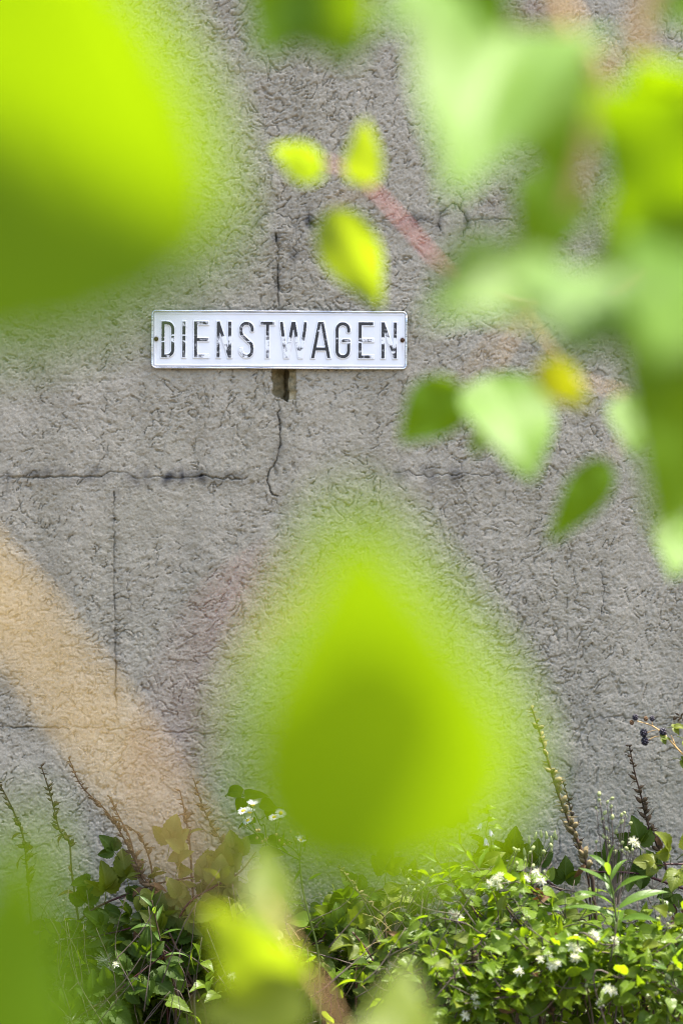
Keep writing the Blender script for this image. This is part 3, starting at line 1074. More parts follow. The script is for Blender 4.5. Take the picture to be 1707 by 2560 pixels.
fg_leaf(t, (1560, 990, A3), (1580, 1140, A3 + .06), 0.036, 'fg_sunlit', (0.1, -1, 1.0), fold=0.1, curl=0.2, prof=prof_ovate)
fg_leaf(t, (1520, 1150, A3), (1370, 1360, A3 + .013), 0.040, 'fg', (0.1, -1, 0.18), fold=0.1, curl=0.5, prof=prof_ovate, stalk=(1640, 1000, A3))
fg_leaf(t, (1700, 1290, A3), (1680, 1450, A3 + .07), 0.044, 'fg_sunlit', (0.1, -1, 1.0), fold=0.1, curl=0.2, prof=prof_ovate, stalk=(1790, 1200, A3))
branch(t, [(1300, 775, A3), (1380, 880, A3), (1430, 940, A3), (1560, 985, A3)], 0.0013, 0.0010, 'twig_tan')
fg_leaf(t, (1345, 905, A2), (1470, 1020, A2 - .015), 0.032, 'fg_orange', (0, -1, -0.3), fold=0.2, curl=0.2, prof=prof_ovate)

# low twig in front of the weeds
A4 = DIST - 1.55
t = thing('low_twig', P(900, 2900, A4), 'pinkish twig with yellow-green young leaves rising at the bottom edge', 'twig')
branch(t, [(900, 2900, A4), (850, 2580, A4), (780, 2440, A4), (700, 2310, A4), (665, 2250, A4)], 0.0018, 0.0013, 'twig_tan')
fg_leaf(t, (690, 2330, A4), (645, 2110, A4 - .06), 0.034, 'fg_young', (0.1, -1, 0.9), fold=0.1, curl=-0.2, prof=prof_ovate)
fg_leaf(t, (720, 2480, A4), (520, 2260, A4 + .02), 0.056, 'fg_young', (0.2, -1, -0.6), fold=0.2, curl=0.2, prof=prof_ovate, stalk=(770, 2430, A4))
fg_leaf(t, (760, 2470, A4), (640, 2340, A4), 0.034, 'fg_young', (0.2, -1, -0.3), fold=0.2, curl=0.2, prof=prof_ovate)
fg_leaf(t, (780, 2500, A4 + .06), (480, 2540, A4 + .08), 0.050, 'bramble_gold', (0, -1, 0.1), fold=0.2, curl=0.2, prof=prof_ovate)
fg_leaf(t, (980, 2680, A4), (1020, 2395, A4 - .07), 0.062, 'fg_young', (0.1, -1, 0.6), fold=0.2, curl=-0.4, prof=prof_poplar, stalk=(870, 2650, A4))


# ------------------------------------------------------------------ dried flower stalks against the wall
def dried_stalk(pts, label, m='pod', r=0.0023, pods=(0.0, 0.6), dens=0.009, pr=0.0064, leaves=0, seed=1):
    rr = random.Random(seed)
    w = smooth_path([P(*p) for p in pts], 10)
    low = w[-1].copy()
    base = Vector((low.x + 0.03, low.y, 0.0))
    w = w + smooth_path([low, low.lerp(base, 0.5) + Vector((0.01, 0, 0)), base], 5)[1:]
    root = thing('dried_stalk', base, label, 'dried plant', 'dried flower stalks along the wall')
    g = Geo()
    g.tube([p - base for p in w], r * 0.55, r * 1.3, 6, 0.12)
    add('stem', g.mesh('stem', M['stem_brown']), root, Matrix.Translation(base))
    # seed capsules, withered bracts
    top = w[:len(pts) * 10 - 9]
    L = [0.0]
    for a, b in zip(top[:-1], top[1:]):
        L.append(L[-1] + (b - a).length)
    tot = L[-1]
    g = Geo()
    s = pods[0] * tot
    while s < pods[1] * tot:
        i = max(0, min(len(top) - 2, next((j for j in range(len(L)) if L[j] > s), len(L) - 1) - 1))
        p = top[i].lerp(top[i + 1], (s - L[i]) / max(1e-6, L[i + 1] - L[i]))
        up = (top[i] - top[i + 1]).normalized()
        f = s / tot
        sz = pr * (0.7 + 0.6 * min(1, f * 3)) * rr.uniform(0.7, 1.25)
        for _ in range(rr.choice((1, 2, 2))):
            a = rr.uniform(0, 2 * PI)
            o = Vector((math.cos(a), math.sin(a) * 0.9, 0))
            ax = (o + up * rr.uniform(0.2, 1.3)).normalized()
            c = p + o * (r * 0.5 + sz * 0.55)
            if rr.random() < 0.62:
                g.blob(c - base, ax, sz, sz * 0.5, 6, 4, rr.uniform(-.3, .3))
                # split tip
                g.strip([c - base + ax * sz * .7, c - base + ax * sz * 1.7 + Vector((0, 0, rr.uniform(-.3, .3) * sz))], sz * .16, sz * .04, Vector((0.3, 0.1, 1)))
            else:
                e = c + ax * sz * 1.6 + Vector((0, 0, -sz * rr.uniform(0.3, 1.4)))
                g.strip(smooth_path([p - base, (p + (c - p) * 1.6) - base, e - base], 2), sz * 0.28, sz * 0.05, Vector((0.4, 0.2, 1)))
        s += dens * rr.uniform(0.5, 1.4)
    o = add('seed_pods', g.mesh('seed_pods', M[m]), root, Matrix.Translation(base))
    o['kind'] = 'stuff'
    for k in range(leaves):
        f = rr.uniform(pods[1] * 0.9, 1.0)
        p = top[int(f * (len(top) - 1))]
        d = Vector((rr.uniform(-1, 1), rr.uniform(-.6, .2), rr.uniform(-.6, .4)))
        add('leaf', rr.choice(SMALL_DRY), root, frame(p, d, (rr.uniform(-.5, .5), -0.5, 0.8)))
    return root


SMALL_DRY = [leaf_mesh('dry_leaf', M['dead'], rnd.uniform(0.028, 0.042), rnd.uniform(0.008, 0.013), prof_lance, nl=7, nw=1, fold=0.3, curl=rnd.uniform(0.6, 1.8), wave=0.15, twist=rnd.uniform(-1.2, 1.2)) for _ in range(4)] \
    + [leaf_mesh('olive_leaf', M['bramble_gold'], 0.036, 0.011, prof_lance, nl=7, nw=1, fold=0.3, curl=0.7, wave=0.1)]

dried_stalk([(-30, 1930, .10), (0, 1962, .10), (40, 2040, .11), (62, 2110, .11), (75, 2260, .12), (90, 2420, .12)], 'leftmost dried brown stalk, leaning in at the picture edge', leaves=3, seed=1)
dried_stalk([(103, 1912, .09), (128, 1990, .09), (150, 2075, .10), (174, 2105, .10), (180, 2180, .11), (200, 2320, .12), (215, 2420, .12)], 'dried brown stalk with a kinked stem near the left edge', pods=(0, .42), leaves=3, seed=2)
dried_stalk([(172, 1893, .12), (205, 1965, .13), (268, 2030, .14), (318, 2110, .15), (350, 2180, .16), (372, 2235, .17), (395, 2300, .19), (425, 2420, .22), (448, 2500, .24)], 'long reddish dried stalk leaning far to the left, tallest of the left cluster', pods=(0, .55), leaves=8, seed=3)
dried_stalk([(273, 1990, .14), (300, 2045, .15), (325, 2095, .16), (345, 2165, .17), (380, 2225, .18), (405, 2290, .20), (460, 2410, .24), (512, 2520, .26)], 'dried stalk crossing the tall leaning one above the bramble leaves', pods=(0, .45), leaves=6, seed=4)
dried_stalk([(320, 2065, .10), (350, 2090, .10), (372, 2140, .10), (385, 2200, .10)], 'short dried stalk tucked beside the crossing stalks', pods=(0, .6), seed=5)
dried_stalk([(450, 1975, .07), (462, 2030, .07), (475, 2110, .07), (480, 2200, .07)], 'short pale dried stalk seen through the blurred tan stem', pods=(0, .6), leaves=1, seed=6)
dried_stalk([(484, 1946, .07), (505, 2010, .07), (530, 2065, .08), (560, 2115, .08), (590, 2200, .09)], 'thin dried stalk just left of the white daisies', pods=(0, .7), seed=7)
dried_stalk([(1328, 1768, .42), (1345, 1820, .42), (1360, 1870, .42), (1378, 1930, .42), (1395, 1985, .42), (1420, 2050, .43), (1450, 2120, .44), (1480, 2200, .46)], 'thick straw-coloured seed spike standing taller than the other stalks', 'pod_light', 0.003, (0, .98), 0.0065, 0.0072, 2, seed=8)
dried_stalk([(1405, 1950, .06), (1420, 2000, .06), (1432, 2060, .06), (1450, 2120, .06), (1470, 2200, .06)], 'dark dried stalk standing close behind the thick seed spike', 'pod', 0.002, (0, .9), 0.009, 0.0055, 0, seed=9)
dried_stalk([(1572, 1864, .06), (1585, 1930, .06), (1600, 1985, .06), (1618, 2060, .06), (1640, 2110, .06), (1665, 2175, .06), (1690, 2300, .07)], 'slim dark dried stalk on the right with one green leaf', pods=(0, .6), leaves=4, seed=10)
dried_stalk([(847, 2165, .30), (868, 2195, .30), (892, 2225, .30), (912, 2250, .30), (960, 2290, .30)], 'short straw-coloured seed head in the middle of the brambles', 'pod_light', 0.002, (0, .75), 0.006, 0.0055, 0, seed=11)
dried_stalk([(1178, 2340, .75), (1182, 2400, .75), (1192, 2450, .75), (1196, 2520, .75)], 'stubby dried seed head low among the sunlit leaves', 'pod', 0.002, (0, .8), 0.008, 0.006, 0, seed=12)
dried_stalk([(1340, 2400, .80), (1355, 2440, .80), (1375, 2500, .80), (1385, 2560, .80)], 'brown seed head below the cream fluffy flowers', 'pod', 0.002, (0, .9), 0.007, 0.0065, 0, seed=13)
dried_stalk([(1572, 2330, .80), (1580, 2400, .80), (1600, 2460, .80), (1620, 2540, .80)], 'reddish dried stem under the lance-leaved plant', 'pod', 0.0026, (0, .9), 0.010, 0.0055, 1, seed=14)


# ------------------------------------------------------------------ brambles
def bramble_leaf_mesh(m, L, n=3, seed=0):
    """compound leaf: three toothed leaflets on a stalk, base of the stalk at the origin"""
    rr = random.Random(seed)
    g = Geo()
    st = L * 0.55
    g.tube([Vector((0, 0, 0)), Vector((0, st * .5, .003)), Vector((0, st, 0))], 0.0011, 0.0008, 4)
    for k in range(n):
        if k == 0:
            a, l, off = 0, L, st
        else:
            a = (1.05 if k % 2 else -1.05) + rr.uniform(-.2, .2)
            l, off = L * rr.uniform(0.75, 0.9), st * 0.97
        V, F, U = leaf_shape(l, l * rr.uniform(.74, .86), prof_ovate, nl=14, nw=2, fold=rr.uniform(.12, .5), curl=rr.uniform(.3, 1.1), teeth=1, tamp=0.075, wave=0.07, twist=rr.uniform(-.3, .3), rn=rr)
        g.leaf(Matrix.Translation((0, off, 0)) @ Matrix.Rotation(a, 4, 'Z') @ Matrix.Rotation(rr.uniform(-.3, .2), 4, 'X'), V, F, U)
    return g.mesh('bramble_leaf', M[m])


BR = [bramble_leaf_mesh('bramble', rnd.uniform(.042, .058), 3, i) for i in range(5)]
BRG = [bramble_leaf_mesh('bramble_gold', rnd.uniform(.044, .058), 3, 20 + i) for i in range(4)]
DEAD = [leaf_mesh('dead_leaf', M['dead'], rnd.uniform(.035, .055), rnd.uniform(.014, .024), prof_ovate, nl=8, nw=2, fold=rnd.uniform(.3, .9), curl=rnd.uniform(.8, 2.2), wave=.2, twist=rnd.uniform(-1.2, 1.2)) for _ in range(4)]
RED = [leaf_mesh('red_leaf', M['reddish'], .036, .014, prof_lance, nl=7, nw=2, fold=.3, curl=.7, wave=.05), leaf_mesh('red_leaf', M['reddish'], .030, .017, prof_ovate, nl=7, nw=2, fold=.2, curl=.5)]


def bramble(label, pts, meshes, spacing=0.05, r=0.0026, seed=1, dead=0, size=(0.8, 1.15), extra=()):
    rr = random.Random(seed)
    w = smooth_path([P(*p) for p in pts], 10)
    base = Vector((w[-1].x, w[-1].y, 0.0))
    w += smooth_path([w[-1], w[-1].lerp(base, .5), base], 4)[1:]
    root = thing('bramble', base, label, 'bramble', 'brambles along the foot of the wall')
    g = Geo()
    g.tube([p - base for p in w], r * .6, r, 6, .08)
    acc = 0
    for a, b in zip(w[:-1], w[1:]):
        acc += (b - a).length
        if acc > 0.016:                          # thorns
            acc = 0
            d = Vector((rr.uniform(-1, 1), rr.uniform(-1, 1), rr.uniform(-1, 1))).normalized()
            g.tube([b - base, b - base + d * (r + .004)], .0011, .0002, 4)
    add('cane', g.mesh('cane', M['cane']), root, Matrix.Translation(base))
    n = len(pts) * 10 - 9
    s = 0.0
    side = 1
    for i in range(n - 1):
        s += (w[i + 1] - w[i]).length
        if s > spacing * rr.uniform(.7, 1.3) and w[i].z > 0.18:
            s = 0
            side = -side
            tan = (w[i] - w[i + 1]).normalized()
            lat = tan.cross(Vector((0, 1, 0)))
            d = lat * side * rr.uniform(.5, 1) + tan * rr.uniform(0, .7) + Vector((0, rr.uniform(-.9, .05), rr.uniform(0, .6)))
            me = rr.choice(meshes) if rr.random() > dead else rr.choice(DEAD)
            k = rr.uniform(*size)
            add('leaf', me, root, frame(w[i], d, (rr.uniform(-.35, .35), -rr.uniform(.25, .9), rr.uniform(.4, 1))) @ Matrix.Scale(k, 4))
    for (px, py, off, dx, dz, me, k) in extra:
        add('leaf', me, root, frame(P(px, py, off), (dx, -.25, dz), (0.1, -0.75, 0.55)) @ Matrix.Scale(k, 4))
    return root


bramble('bramble with reddish arching cane behind the crossed dried stalks', [(560, 2175, .16), (470, 2195, .15), (400, 2208, .14), (320, 2235, .13), (240, 2270, .12), (190, 2310, .11)], BR + BRG, .022, .0028, 3,
        extra=[(300, 2150, .15, -.5, .8, BR[0], .8), (420, 2140, .14, .2, 1, BRG[0], 1.05), (330, 2220, .2, .6, -.5, BRG[1], .95), (250, 2200, .14, -.8, -.1, BR[2], .9)])
bramble('bramble with yellowing leaves left of the blurred pale leaf', [(640, 2130, .20), (600, 2180, .2), (540, 2215, .2), (470, 2260, .2), (420, 2350, .2)], BRG, .025, .0026, 4, size=(.9, 1.2),
        extra=[(545, 2235, .24, .1, 1, BRG[2], 1.0), (560, 2240, .24, 1, -.4, BRG[3], 1.0), (480, 2150, .15, -.6, .6, BRG[1], 1.0)])
bramble('dark bramble low in the shade at the bottom left', [(200, 2350, .16), (290, 2330, .18), (360, 2320, .2), (430, 2380, .22), (480, 2470, .25)], BR, .020, .0026, 5, dead=.08)
bramble('bramble with long grey cane crossing the dark gap', [(420, 2380, .30), (340, 2440, .30), (280, 2490, .31), (200, 2540, .32), (120, 2600, .33)], BR, .020, .0022, 6, dead=.12)
bramble('bramble with purple cane beneath the daisies', [(900, 2230, .26), (860, 2280, .26), (820, 2330, .27), (770, 2370, .28), (700, 2420, .3)], BR + BRG[:1], .020, .0026, 7,
        extra=[(845, 2340, .40, .0, 1, BR[1], .95), (840, 2340, .40, 1, -.1, BR[3], .95), (830, 2210, .25, .1, -.3, BRG[0], .9)])
bramble('bramble with arching cane in the middle under the large blurred leaf', [(1060, 2210, .24), (990, 2215, .24), (930, 2235, .25), (900, 2290, .26), (890, 2380, .28)], BR + BRG, .020, .0028, 8)
bramble('bramble with brown leaves between the blurred leaves at the bottom centre', [(880, 2330, .45), (920, 2380, .46), (950, 2450, .48), (960, 2540, .5)], BRG + BR, .018, .0026, 9, dead=.12)
bramble('bramble with dark green leaves against the wall behind the seed spike', [(1180, 2130, .08), (1240, 2165, .08), (1300, 2180, .08), (1360, 2200, .08), (1420, 2240, .08)], BR, .028, .0024, 10,
        extra=[(1270, 2170, .07, .1, .6, BR[0], 1.1), (1240, 2180, .07, -.5, .8, BR[2], 1.1), (1150, 2080, .08, -.2, .8, BR[4], .8)])
bramble('bramble with thorny dark cane arching along the wall on the right', [(1480, 2180, .10), (1540, 2180, .10), (1600, 2186, .10), (1660, 2205, .10), (1760, 2240, .10)], BR, .05, .0034, 11,
        extra=[(1600, 2150, .08, -.1, .9, BR[1], 1.35), (1585, 2155, .08, -.7, -.1, BR[3], 1.1), (1640, 2180, .09, -.8, .0, BR[0], .9)])
bramble('sunlit bramble with bright leaves at the right edge', [(1640, 2165, .5), (1680, 2160, .5), (1740, 2170, .5), (1800, 2230, .5)], BRG, .030, .0026, 12, size=(.8, 1.0),
        extra=[(1690, 2150, .5, .4, .4, BRG[0], 1.0), (1660, 2165, .5, -.6, .2, BRG[2], .8)])


# ripe blackberries
def blackberry_twig():
    off = .30
    b = P(1790, 1960, off)
    root = thing('blackberry_twig', b, 'blackberry twig with ripe black berries at the right edge', 'blackberry')
    w = smooth_path([P(1790, 1960, off), P(1705, 1885, off), P(1668, 1845, off), P(1630, 1815, off), P(1592, 1803, off)], 8)
    g = Geo()
    g.tube([p - b for p in w], .0022, .0011, 6, .08)
    for a, c in (((1668, 1845), (1655, 1832)), ((1630, 1815), (1627, 1798)), ((1640, 1825), (1612, 1835)), ((1655, 1838), (1615, 1852))):
        A, Bq = P(*a, off), P(*c, off)
        g.tube([A - b, A.lerp(Bq, .5) - b + Vector((0, 0, .002)), Bq - b], .0009, .0008, 5)
    g.tube([P(1690, 1870, off) - b, P(1676, 1838, off) - b], .0011, .0009, 5)
    add('stem', g.mesh('stem', M['twig_tan']), root, Matrix.Translation(b))
    rr = random.Random(5)
    for (px, py, sz, m) in ((1587, 1793, .0062, 'berry'), (1608, 1832, .0078, 'berry'), (1611, 1853, .0080, 'berry'), (1656, 1830, .0078, 'berry'), (1629, 1796, .0056, 'berry'), (1578, 1806, .0048, 'dead'), (1613, 1797, .0046, 'dead')):
        c = P(px, py, off + .003)
        g = Geo()
        for i in range(22):                       # drupelets
            z = 1 - 2 * (i + .5) / 22
            a = i * 2.39996
            q = math.sqrt(1 - z * z)
            d = Vector((q * math.cos(a), q * math.sin(a), z))
            g.blob(Vector((d.x * sz * .72, d.y * sz * .72, d.z * sz * .85)), d, sz * .30, sz * .34, 6, 4)
        g.blob(Vector((0, 0, 0)), (0, 0, 1), sz * .85, sz * .72, 8, 6)
        o = add('berry', g.mesh('berry', M[m]), root, Matrix.Translation(c))
    for (px, py, dx, dz, me, k) in ((1665, 1820, .9, .1, BRG[1], .55), (1690, 1840, .6, -.3, BRG[0], .6), (1680, 1895, .9, -.2, BRG[3], .6), (1640, 1845, 1.0, .1, BRG[2], .35)):
        add('leaf', me, root, frame(P(px, py, off + .01), (dx, -.2, dz), (.1, -.6, .8)) @ Matrix.Scale(k, 4))


blackberry_twig()

# sprig poking in at the right edge
b = P(1770, 1830, .12)
root = thing('dry_sprig', b, 'small dry sprig poking in beside the blackberries', 'sprig')
g = Geo()
g.tube([Vector((0, 0, 0)), P(1725, 1805, .12) - b, P(1690, 1792, .12) - b], .0014, .0008, 5)
for i in range(12):
    g.blob(P(1684 + i * 4, 1792 + rnd.uniform(-9, 10), .12) - b, (rnd.uniform(-1, 1), 0, rnd.uniform(-1, 1)), .005, .0022, 5, 4)
add('stem', g.mesh('stem', M['pod']), root, Matrix.Translation(b))


# ------------------------------------------------------------------ wild clematis
CL = []
for i in range(7):
    l = rnd.uniform(.030, .044)
    CL.append(leaf_mesh('clematis_leaf', M['clematis'], l, l * rnd.uniform(.58, .78), prof_cordate, nl=9, nw=2, fold=rnd.uniform(.05, .35), curl=rnd.uniform(.2, 1.1), wave=rnd.uniform(.04, .14), twist=rnd.uniform(-.5, .5), teeth=(i % 3 == 0), tamp=.06, petiole=.016))
CLY = [leaf_mesh('clematis_leaf_yellow', M['bramble_gold'], .036, .026, prof_cordate, nl=9, nw=2, fold=.2, curl=.8, wave=.08, petiole=.016)]


def fluff_mesh(seed, rad=.0095, n=46, m='fluff'):
    rr = random.Random(seed)
    g = Geo()
    for i in range(n):
        a = rr.uniform(0, 2 * PI)
        z = rr.uniform(-.25, 1)
        q = math.sqrt(max(0, 1 - z * z))
        d = Vector((q * math.cos(a), q * math.sin(a), z))
        e = d * rad * rr.uniform(.75, 1.15)
        g.strip([d * .001, e * .6 + Vector((0, 0, .0006)), e], .00042, .00036, d.orthogonal())
    for k in range(4):                            # small sepals underneath
        a = k * PI / 2 + .3
        d = Vector((math.cos(a), math.sin(a), -.25))
        g.strip([Vector((0, 0, 0)), d * rad * .5, d * rad * .95 + Vector((0, 0, -.001))], .0018, .0008, Vector((-d.y, d.x, 0)))
    return g.mesh('flower', M[m])


def wisp_mesh(seed, rad=.021):
    rr = random.Random(seed)
    g = Geo()
    for i in range(34):
        a = rr.uniform(0, 2 * PI)
        z = rr.uniform(-.5, 1)
        q = math.sqrt(max(0, 1 - z * z))
        d = Vector((q * math.cos(a), q * math.sin(a), z))
        s = d.orthogonal()
        e = d * rad * rr.uniform(.6, 1.1)
        g.strip(smooth_path([d * .001, d * rad * .5 + s * rad * .12, e + s * rad * rr.uniform(.1, .4)], 2), .00035, .00022, d.cross(s))
    g.blob(Vector((0, 0, 0)), (0, 0, 1), .003, .003, 6, 4)
    return g.mesh('seed_head', M['wisp'])


FL = [fluff_mesh(i) for i in range(4)]
WI = [wisp_mesh(i) for i in range(2)]
g = Geo(); g.blob(Vector((0, 0, .0035)), (0, 0, 1), .0044, .0034, 8, 6, .15); g.tube([Vector((0, 0, 0)), Vector((0, 0, -.012))], .0005, .0006, 4)
BUD = g.mesh('bud', M['bud'])


def top_line(px):
    """height (photo row) that the leaf mass reaches"""
    xs_ = [-200, 0, 200, 450, 620, 800, 1000, 1150, 1300, 1420, 1550, 1707, 2000]
    ys_ = [2270, 2270, 2260, 2230, 2220, 2200, 2180, 2160, 2195, 2215, 2240, 2220, 2200]
    return float(np.interp(px, xs_, ys_))


def clematis(label, xr, offr, n_stems, n_leaves, seed, flowers=(), buds=(), wisps=(), lift=0, yellow=.06, scale=(.75, 1.2), deep=260):
    rr = random.Random(seed)
    bx = (xr[0] + xr[1]) / 2
    base = P(bx, 2500, sum(offr) / 2)
    base.z = 0
    root = thing('clematis', base, label, 'climbing plant', 'wild clematis at the foot of the wall')
    g = Geo()
    nodes = []
    for s in range(n_stems):
        off = rr.uniform(*offr)
        x = rr.uniform(*xr)
        y = top_line(x) + lift + rr.uniform(0, 160)
        dirx = rr.choice((-1, 1))
        pts = [P(x, y, off)]
        for k in range(rr.randint(4, 6)):
            x += dirx * rr.uniform(35, 80)
            y += rr.uniform(-25, 60)
            off += rr.uniform(-.06, .06)
            if x < xr[0] - 40 or x > xr[1] + 40:
                dirx = -dirx
            y = max(y, top_line(x) + lift)
            off = max(.04, off)
            pts.append(P(x, y, off))
        q = pts[-1]
        pts.append(Vector((q.x + rr.uniform(-.05, .05), q.y + rr.uniform(0, .1), max(.1, q.z - .2))))
        pts.append(Vector((q.x + rr.uniform(-.05, .05), min(-.02, q.y + rr.uniform(0, .1)), 0)))
        w = smooth_path(pts, 5)
        g.tube([p - base for p in w], .0010, .0017, 5, .1)
        nodes += [(w[i], (w[i] - w[i + 1]).normalized()) for i in range(len(w) - 6)]
    for (px, py, off) in list(flowers) + list(buds) + list(wisps):
        p = P(px, py, off)
        near = min(nodes, key=lambda n: (n[0] - p).length + (0.1 if n[0].z > p.z else 0))[0]
        mid = p.lerp(near, .55) + Vector((rr.uniform(-.006, .006), 0, -.004))
        g.tube([q - base for q in smooth_path([p, mid, near], 4)], .0006, .0009, 4)
    add('stem', g.mesh('stem', M['stem_vine']), root, Matrix.Translation(base))
    g2 = []
    for k in range(n_leaves):
        p, tan = rr.choice(nodes)
        d = Vector((rr.uniform(-1, 1), rr.uniform(-1, .5), rr.uniform(-.5, .6)))
        nv = Vector((rr.uniform(-.9, .9) + .15, -rr.uniform(-.3, 1), rr.uniform(.1, 1)))
        pos = p + d.normalized() * rr.uniform(.012, .03) + Vector((rr.uniform(-.015, .015), rr.uniform(-.02, .01), rr.uniform(-.02, .012)))
        me = rr.choice(CLY) if rr.random() < yellow else rr.choice(CL)
        if rr.random() < .012:
            me = rr.choice(DEAD)
        add('leaf', me, root, frame(pos, d, nv) @ Matrix.Scale(rr.uniform(*scale), 4))
    for (px, py, off) in flowers:
        nv = Vector((rr.uniform(-.5, .5), -rr.uniform(.4, 1), rr.uniform(.3, .9)))
        add('flower', rr.choice(FL), root, frame(P(px, py, off + .10), nv.orthogonal(), nv) @ Matrix.Scale(rr.uniform(.75, 1.15), 4))
    for (px, py, off) in buds:
        nv = Vector((rr.uniform(-.6, .6), rr.uniform(-.5, .3), rr.uniform(.3, 1)))
        add('bud', BUD, root, frame(P(px, py, off), nv.orthogonal(), nv) @ Matrix.Scale(rr.uniform(.75, 1.2), 4))
    for (px, py, off) in wisps:
        nv = Vector((rr.uniform(-.4, .4), -1, rr.uniform(.2, .6)))
        add('seed_head', rr.choice(WI), root, frame(P(px, py, off), nv.orthogonal(), nv) @ Matrix.Scale(rr.uniform(.8, 1.1), 4))
    return root


def near(px, py, off, n, sx, sy, seed):
    rr = random.Random(seed)
    return [(px + rr.uniform(-sx, sx), py + rr.uniform(-sy, sy), off + rr.uniform(-.02, .02)) for _ in range(n)]


clematis('clematis with pale round buds above the lance-leaved plant', (1420, 1660), (.45, .62), 7, 120, 21,
         flowers=[(1583, 2105, .56), (1590, 2112, .56)],
         buds=[(1496, 1990, .56), (1526, 1998, .56), (1498, 2003, .56), (1516, 2008, .56), (1490, 2022, .56), (1525, 2020, .56), (1508, 2036, .56), (1505, 2050, .56), (1529, 2048, .56), (1562, 2035, .56), (1552, 2041, .56),
               (1550, 2058, .56), (1572, 2060, .56), (1517, 2073, .56), (1538, 2083, .56), (1512, 2096, .56), (1518, 2098, .56), (1489, 2107, .56), (1552, 2110, .56), (1555, 2128, .56), (1567, 2124, .56), (1525, 2120, .56), (1535, 2135, .56), (1580, 2128, .56), (1597, 2118, .56)])
clematis('clematis with cream fluffy flowers between seed spike and lilac bells', (1140, 1420), (.40, .62), 9, 210, 22,
         flowers=near(1262, 2190, .6, 4, 26, 14, 1) + near(1332, 2188, .6, 3, 22, 16, 2) + [(1245, 2215, .6), (1225, 2210, .6)],
         buds=near(1350, 2120, .58, 6, 40, 50, 3) + near(1320, 2160, .58, 5, 50, 40, 4))
clematis('clematis in full sun with a cluster of white fluffy flowers', (1180, 1500), (.62, .95), 11, 260, 23,
         flowers=near(1372, 2400, .9, 5, 24, 22, 5) + near(1435, 2385, .9, 4, 16, 18, 6) + [(1296, 2428, .88), (1482, 2335, .8), (1488, 2345, .8), (1535, 2350, .8)],
         buds=near(1330, 2330, .85, 5, 60, 40, 7), lift=90)
clematis('clematis filling the sunlit bottom right corner with small buds', (1460, 1760), (.62, 1.0), 12, 280, 24,
         flowers=near(1510, 2490, .95, 3, 20, 20, 8),
         buds=near(1560, 2500, .95, 14, 140, 60, 9) + near(1660, 2330, .8, 6, 40, 60, 10), lift=80)
clematis('clematis with two small white flowers near the bottom edge', (1020, 1300), (.55, .9), 9, 220, 25,
         flowers=[(1186, 2492, .88), (1190, 2512, .88), (1162, 2540, .88), (1130, 2285, .6), (1145, 2290, .6)], buds=near(1150, 2500, .85, 4, 30, 30, 11), lift=120)
clematis('shaded clematis with spent flowers and feathery seed heads at the bottom left', (60, 580), (.06, .20), 16, 290, 26,
         flowers=[(290, 2412, .26)], wisps=[(240, 2512, .30), (205, 2560, .30), (180, 2550, .3), (265, 2400, .26), (272, 2420, .26)], lift=20, yellow=.03, scale=(.9, 1.5))
clematis('shaded clematis in the dark middle beneath the brambles', (540, 1080), (.06, .30), 14, 290, 27,
         flowers=[(975, 2415, .45), (580, 2440, .4)], buds=near(1050, 2210, .3, 8, 40, 30, 12), lift=60, yellow=.08, scale=(.9, 1.45))
clematis('clematis on the wall right of the blurred leaf with feathery seed heads', (1180, 1707), (.06, .22), 9, 170, 28,
         wisps=[(1640, 2255, .12), (1625, 2280, .12), (1605, 2270, .12), (1180, 2110, .1), (1100, 2110, .1), (1330, 2250, .15)], lift=10, scale=(.7, 1.1))


# ------------------------------------------------------------------ lance-leaved goldenrod
LN = [leaf_mesh('lance_leaf', M['lance'], l, l * .19, prof_lance, nl=10, nw=2, fold=f, curl=c, teeth=1, tamp=.03, wave=.05, twist=tw) for (l, f, c, tw) in ((.085, .25, .5, .2), (.095, .2, .9, -.3), (.075, .3, .3, .1), (.09, .25, 1.2, .3))]


def goldenrod(label, pts, n, seed, k=1.0, whorl=True):
    rr = random.Random(seed)
    w = smooth_path([P(*p) for p in pts], 10)
    base = Vector((w[-1].x, w[-1].y, 0))
    root = thing('goldenrod', base, label, 'wild plant', 'lance-leaved plants in the weeds')
    ext = w + smooth_path([w[-1], w[-1].lerp(base, .5), base], 4)[1:]
    g = Geo()
    g.tube([p - base for p in ext], .0012, .0030, 6, .05)
    add('stem', g.mesh('stem', M['stem_brown'] if not whorl else M['stem_green']), root, Matrix.Translation(base))
    for i in range(n):
        f = (i + .3) / n
        p = w[int(f * (len(w) - 1))]
        tan = (w[0] - w[-1]).normalized()
        a = i * 2.4 + rr.uniform(-.3, .3)
        o = Vector((math.cos(a), math.sin(a) * .8 - .15, 0))
        d = o * (.35 + 1.0 * min(1, f * 2.5)) + tan * (1.1 - .75 * f)
        add('leaf', rr.choice(LN), root, frame(p, d, tan * .8 + Vector((0, -.5, .3)) - o * .2) @ Matrix.Scale(k * (.55 + .55 * min(1, f * 3)) * rr.uniform(.85, 1.1), 4))
    return root


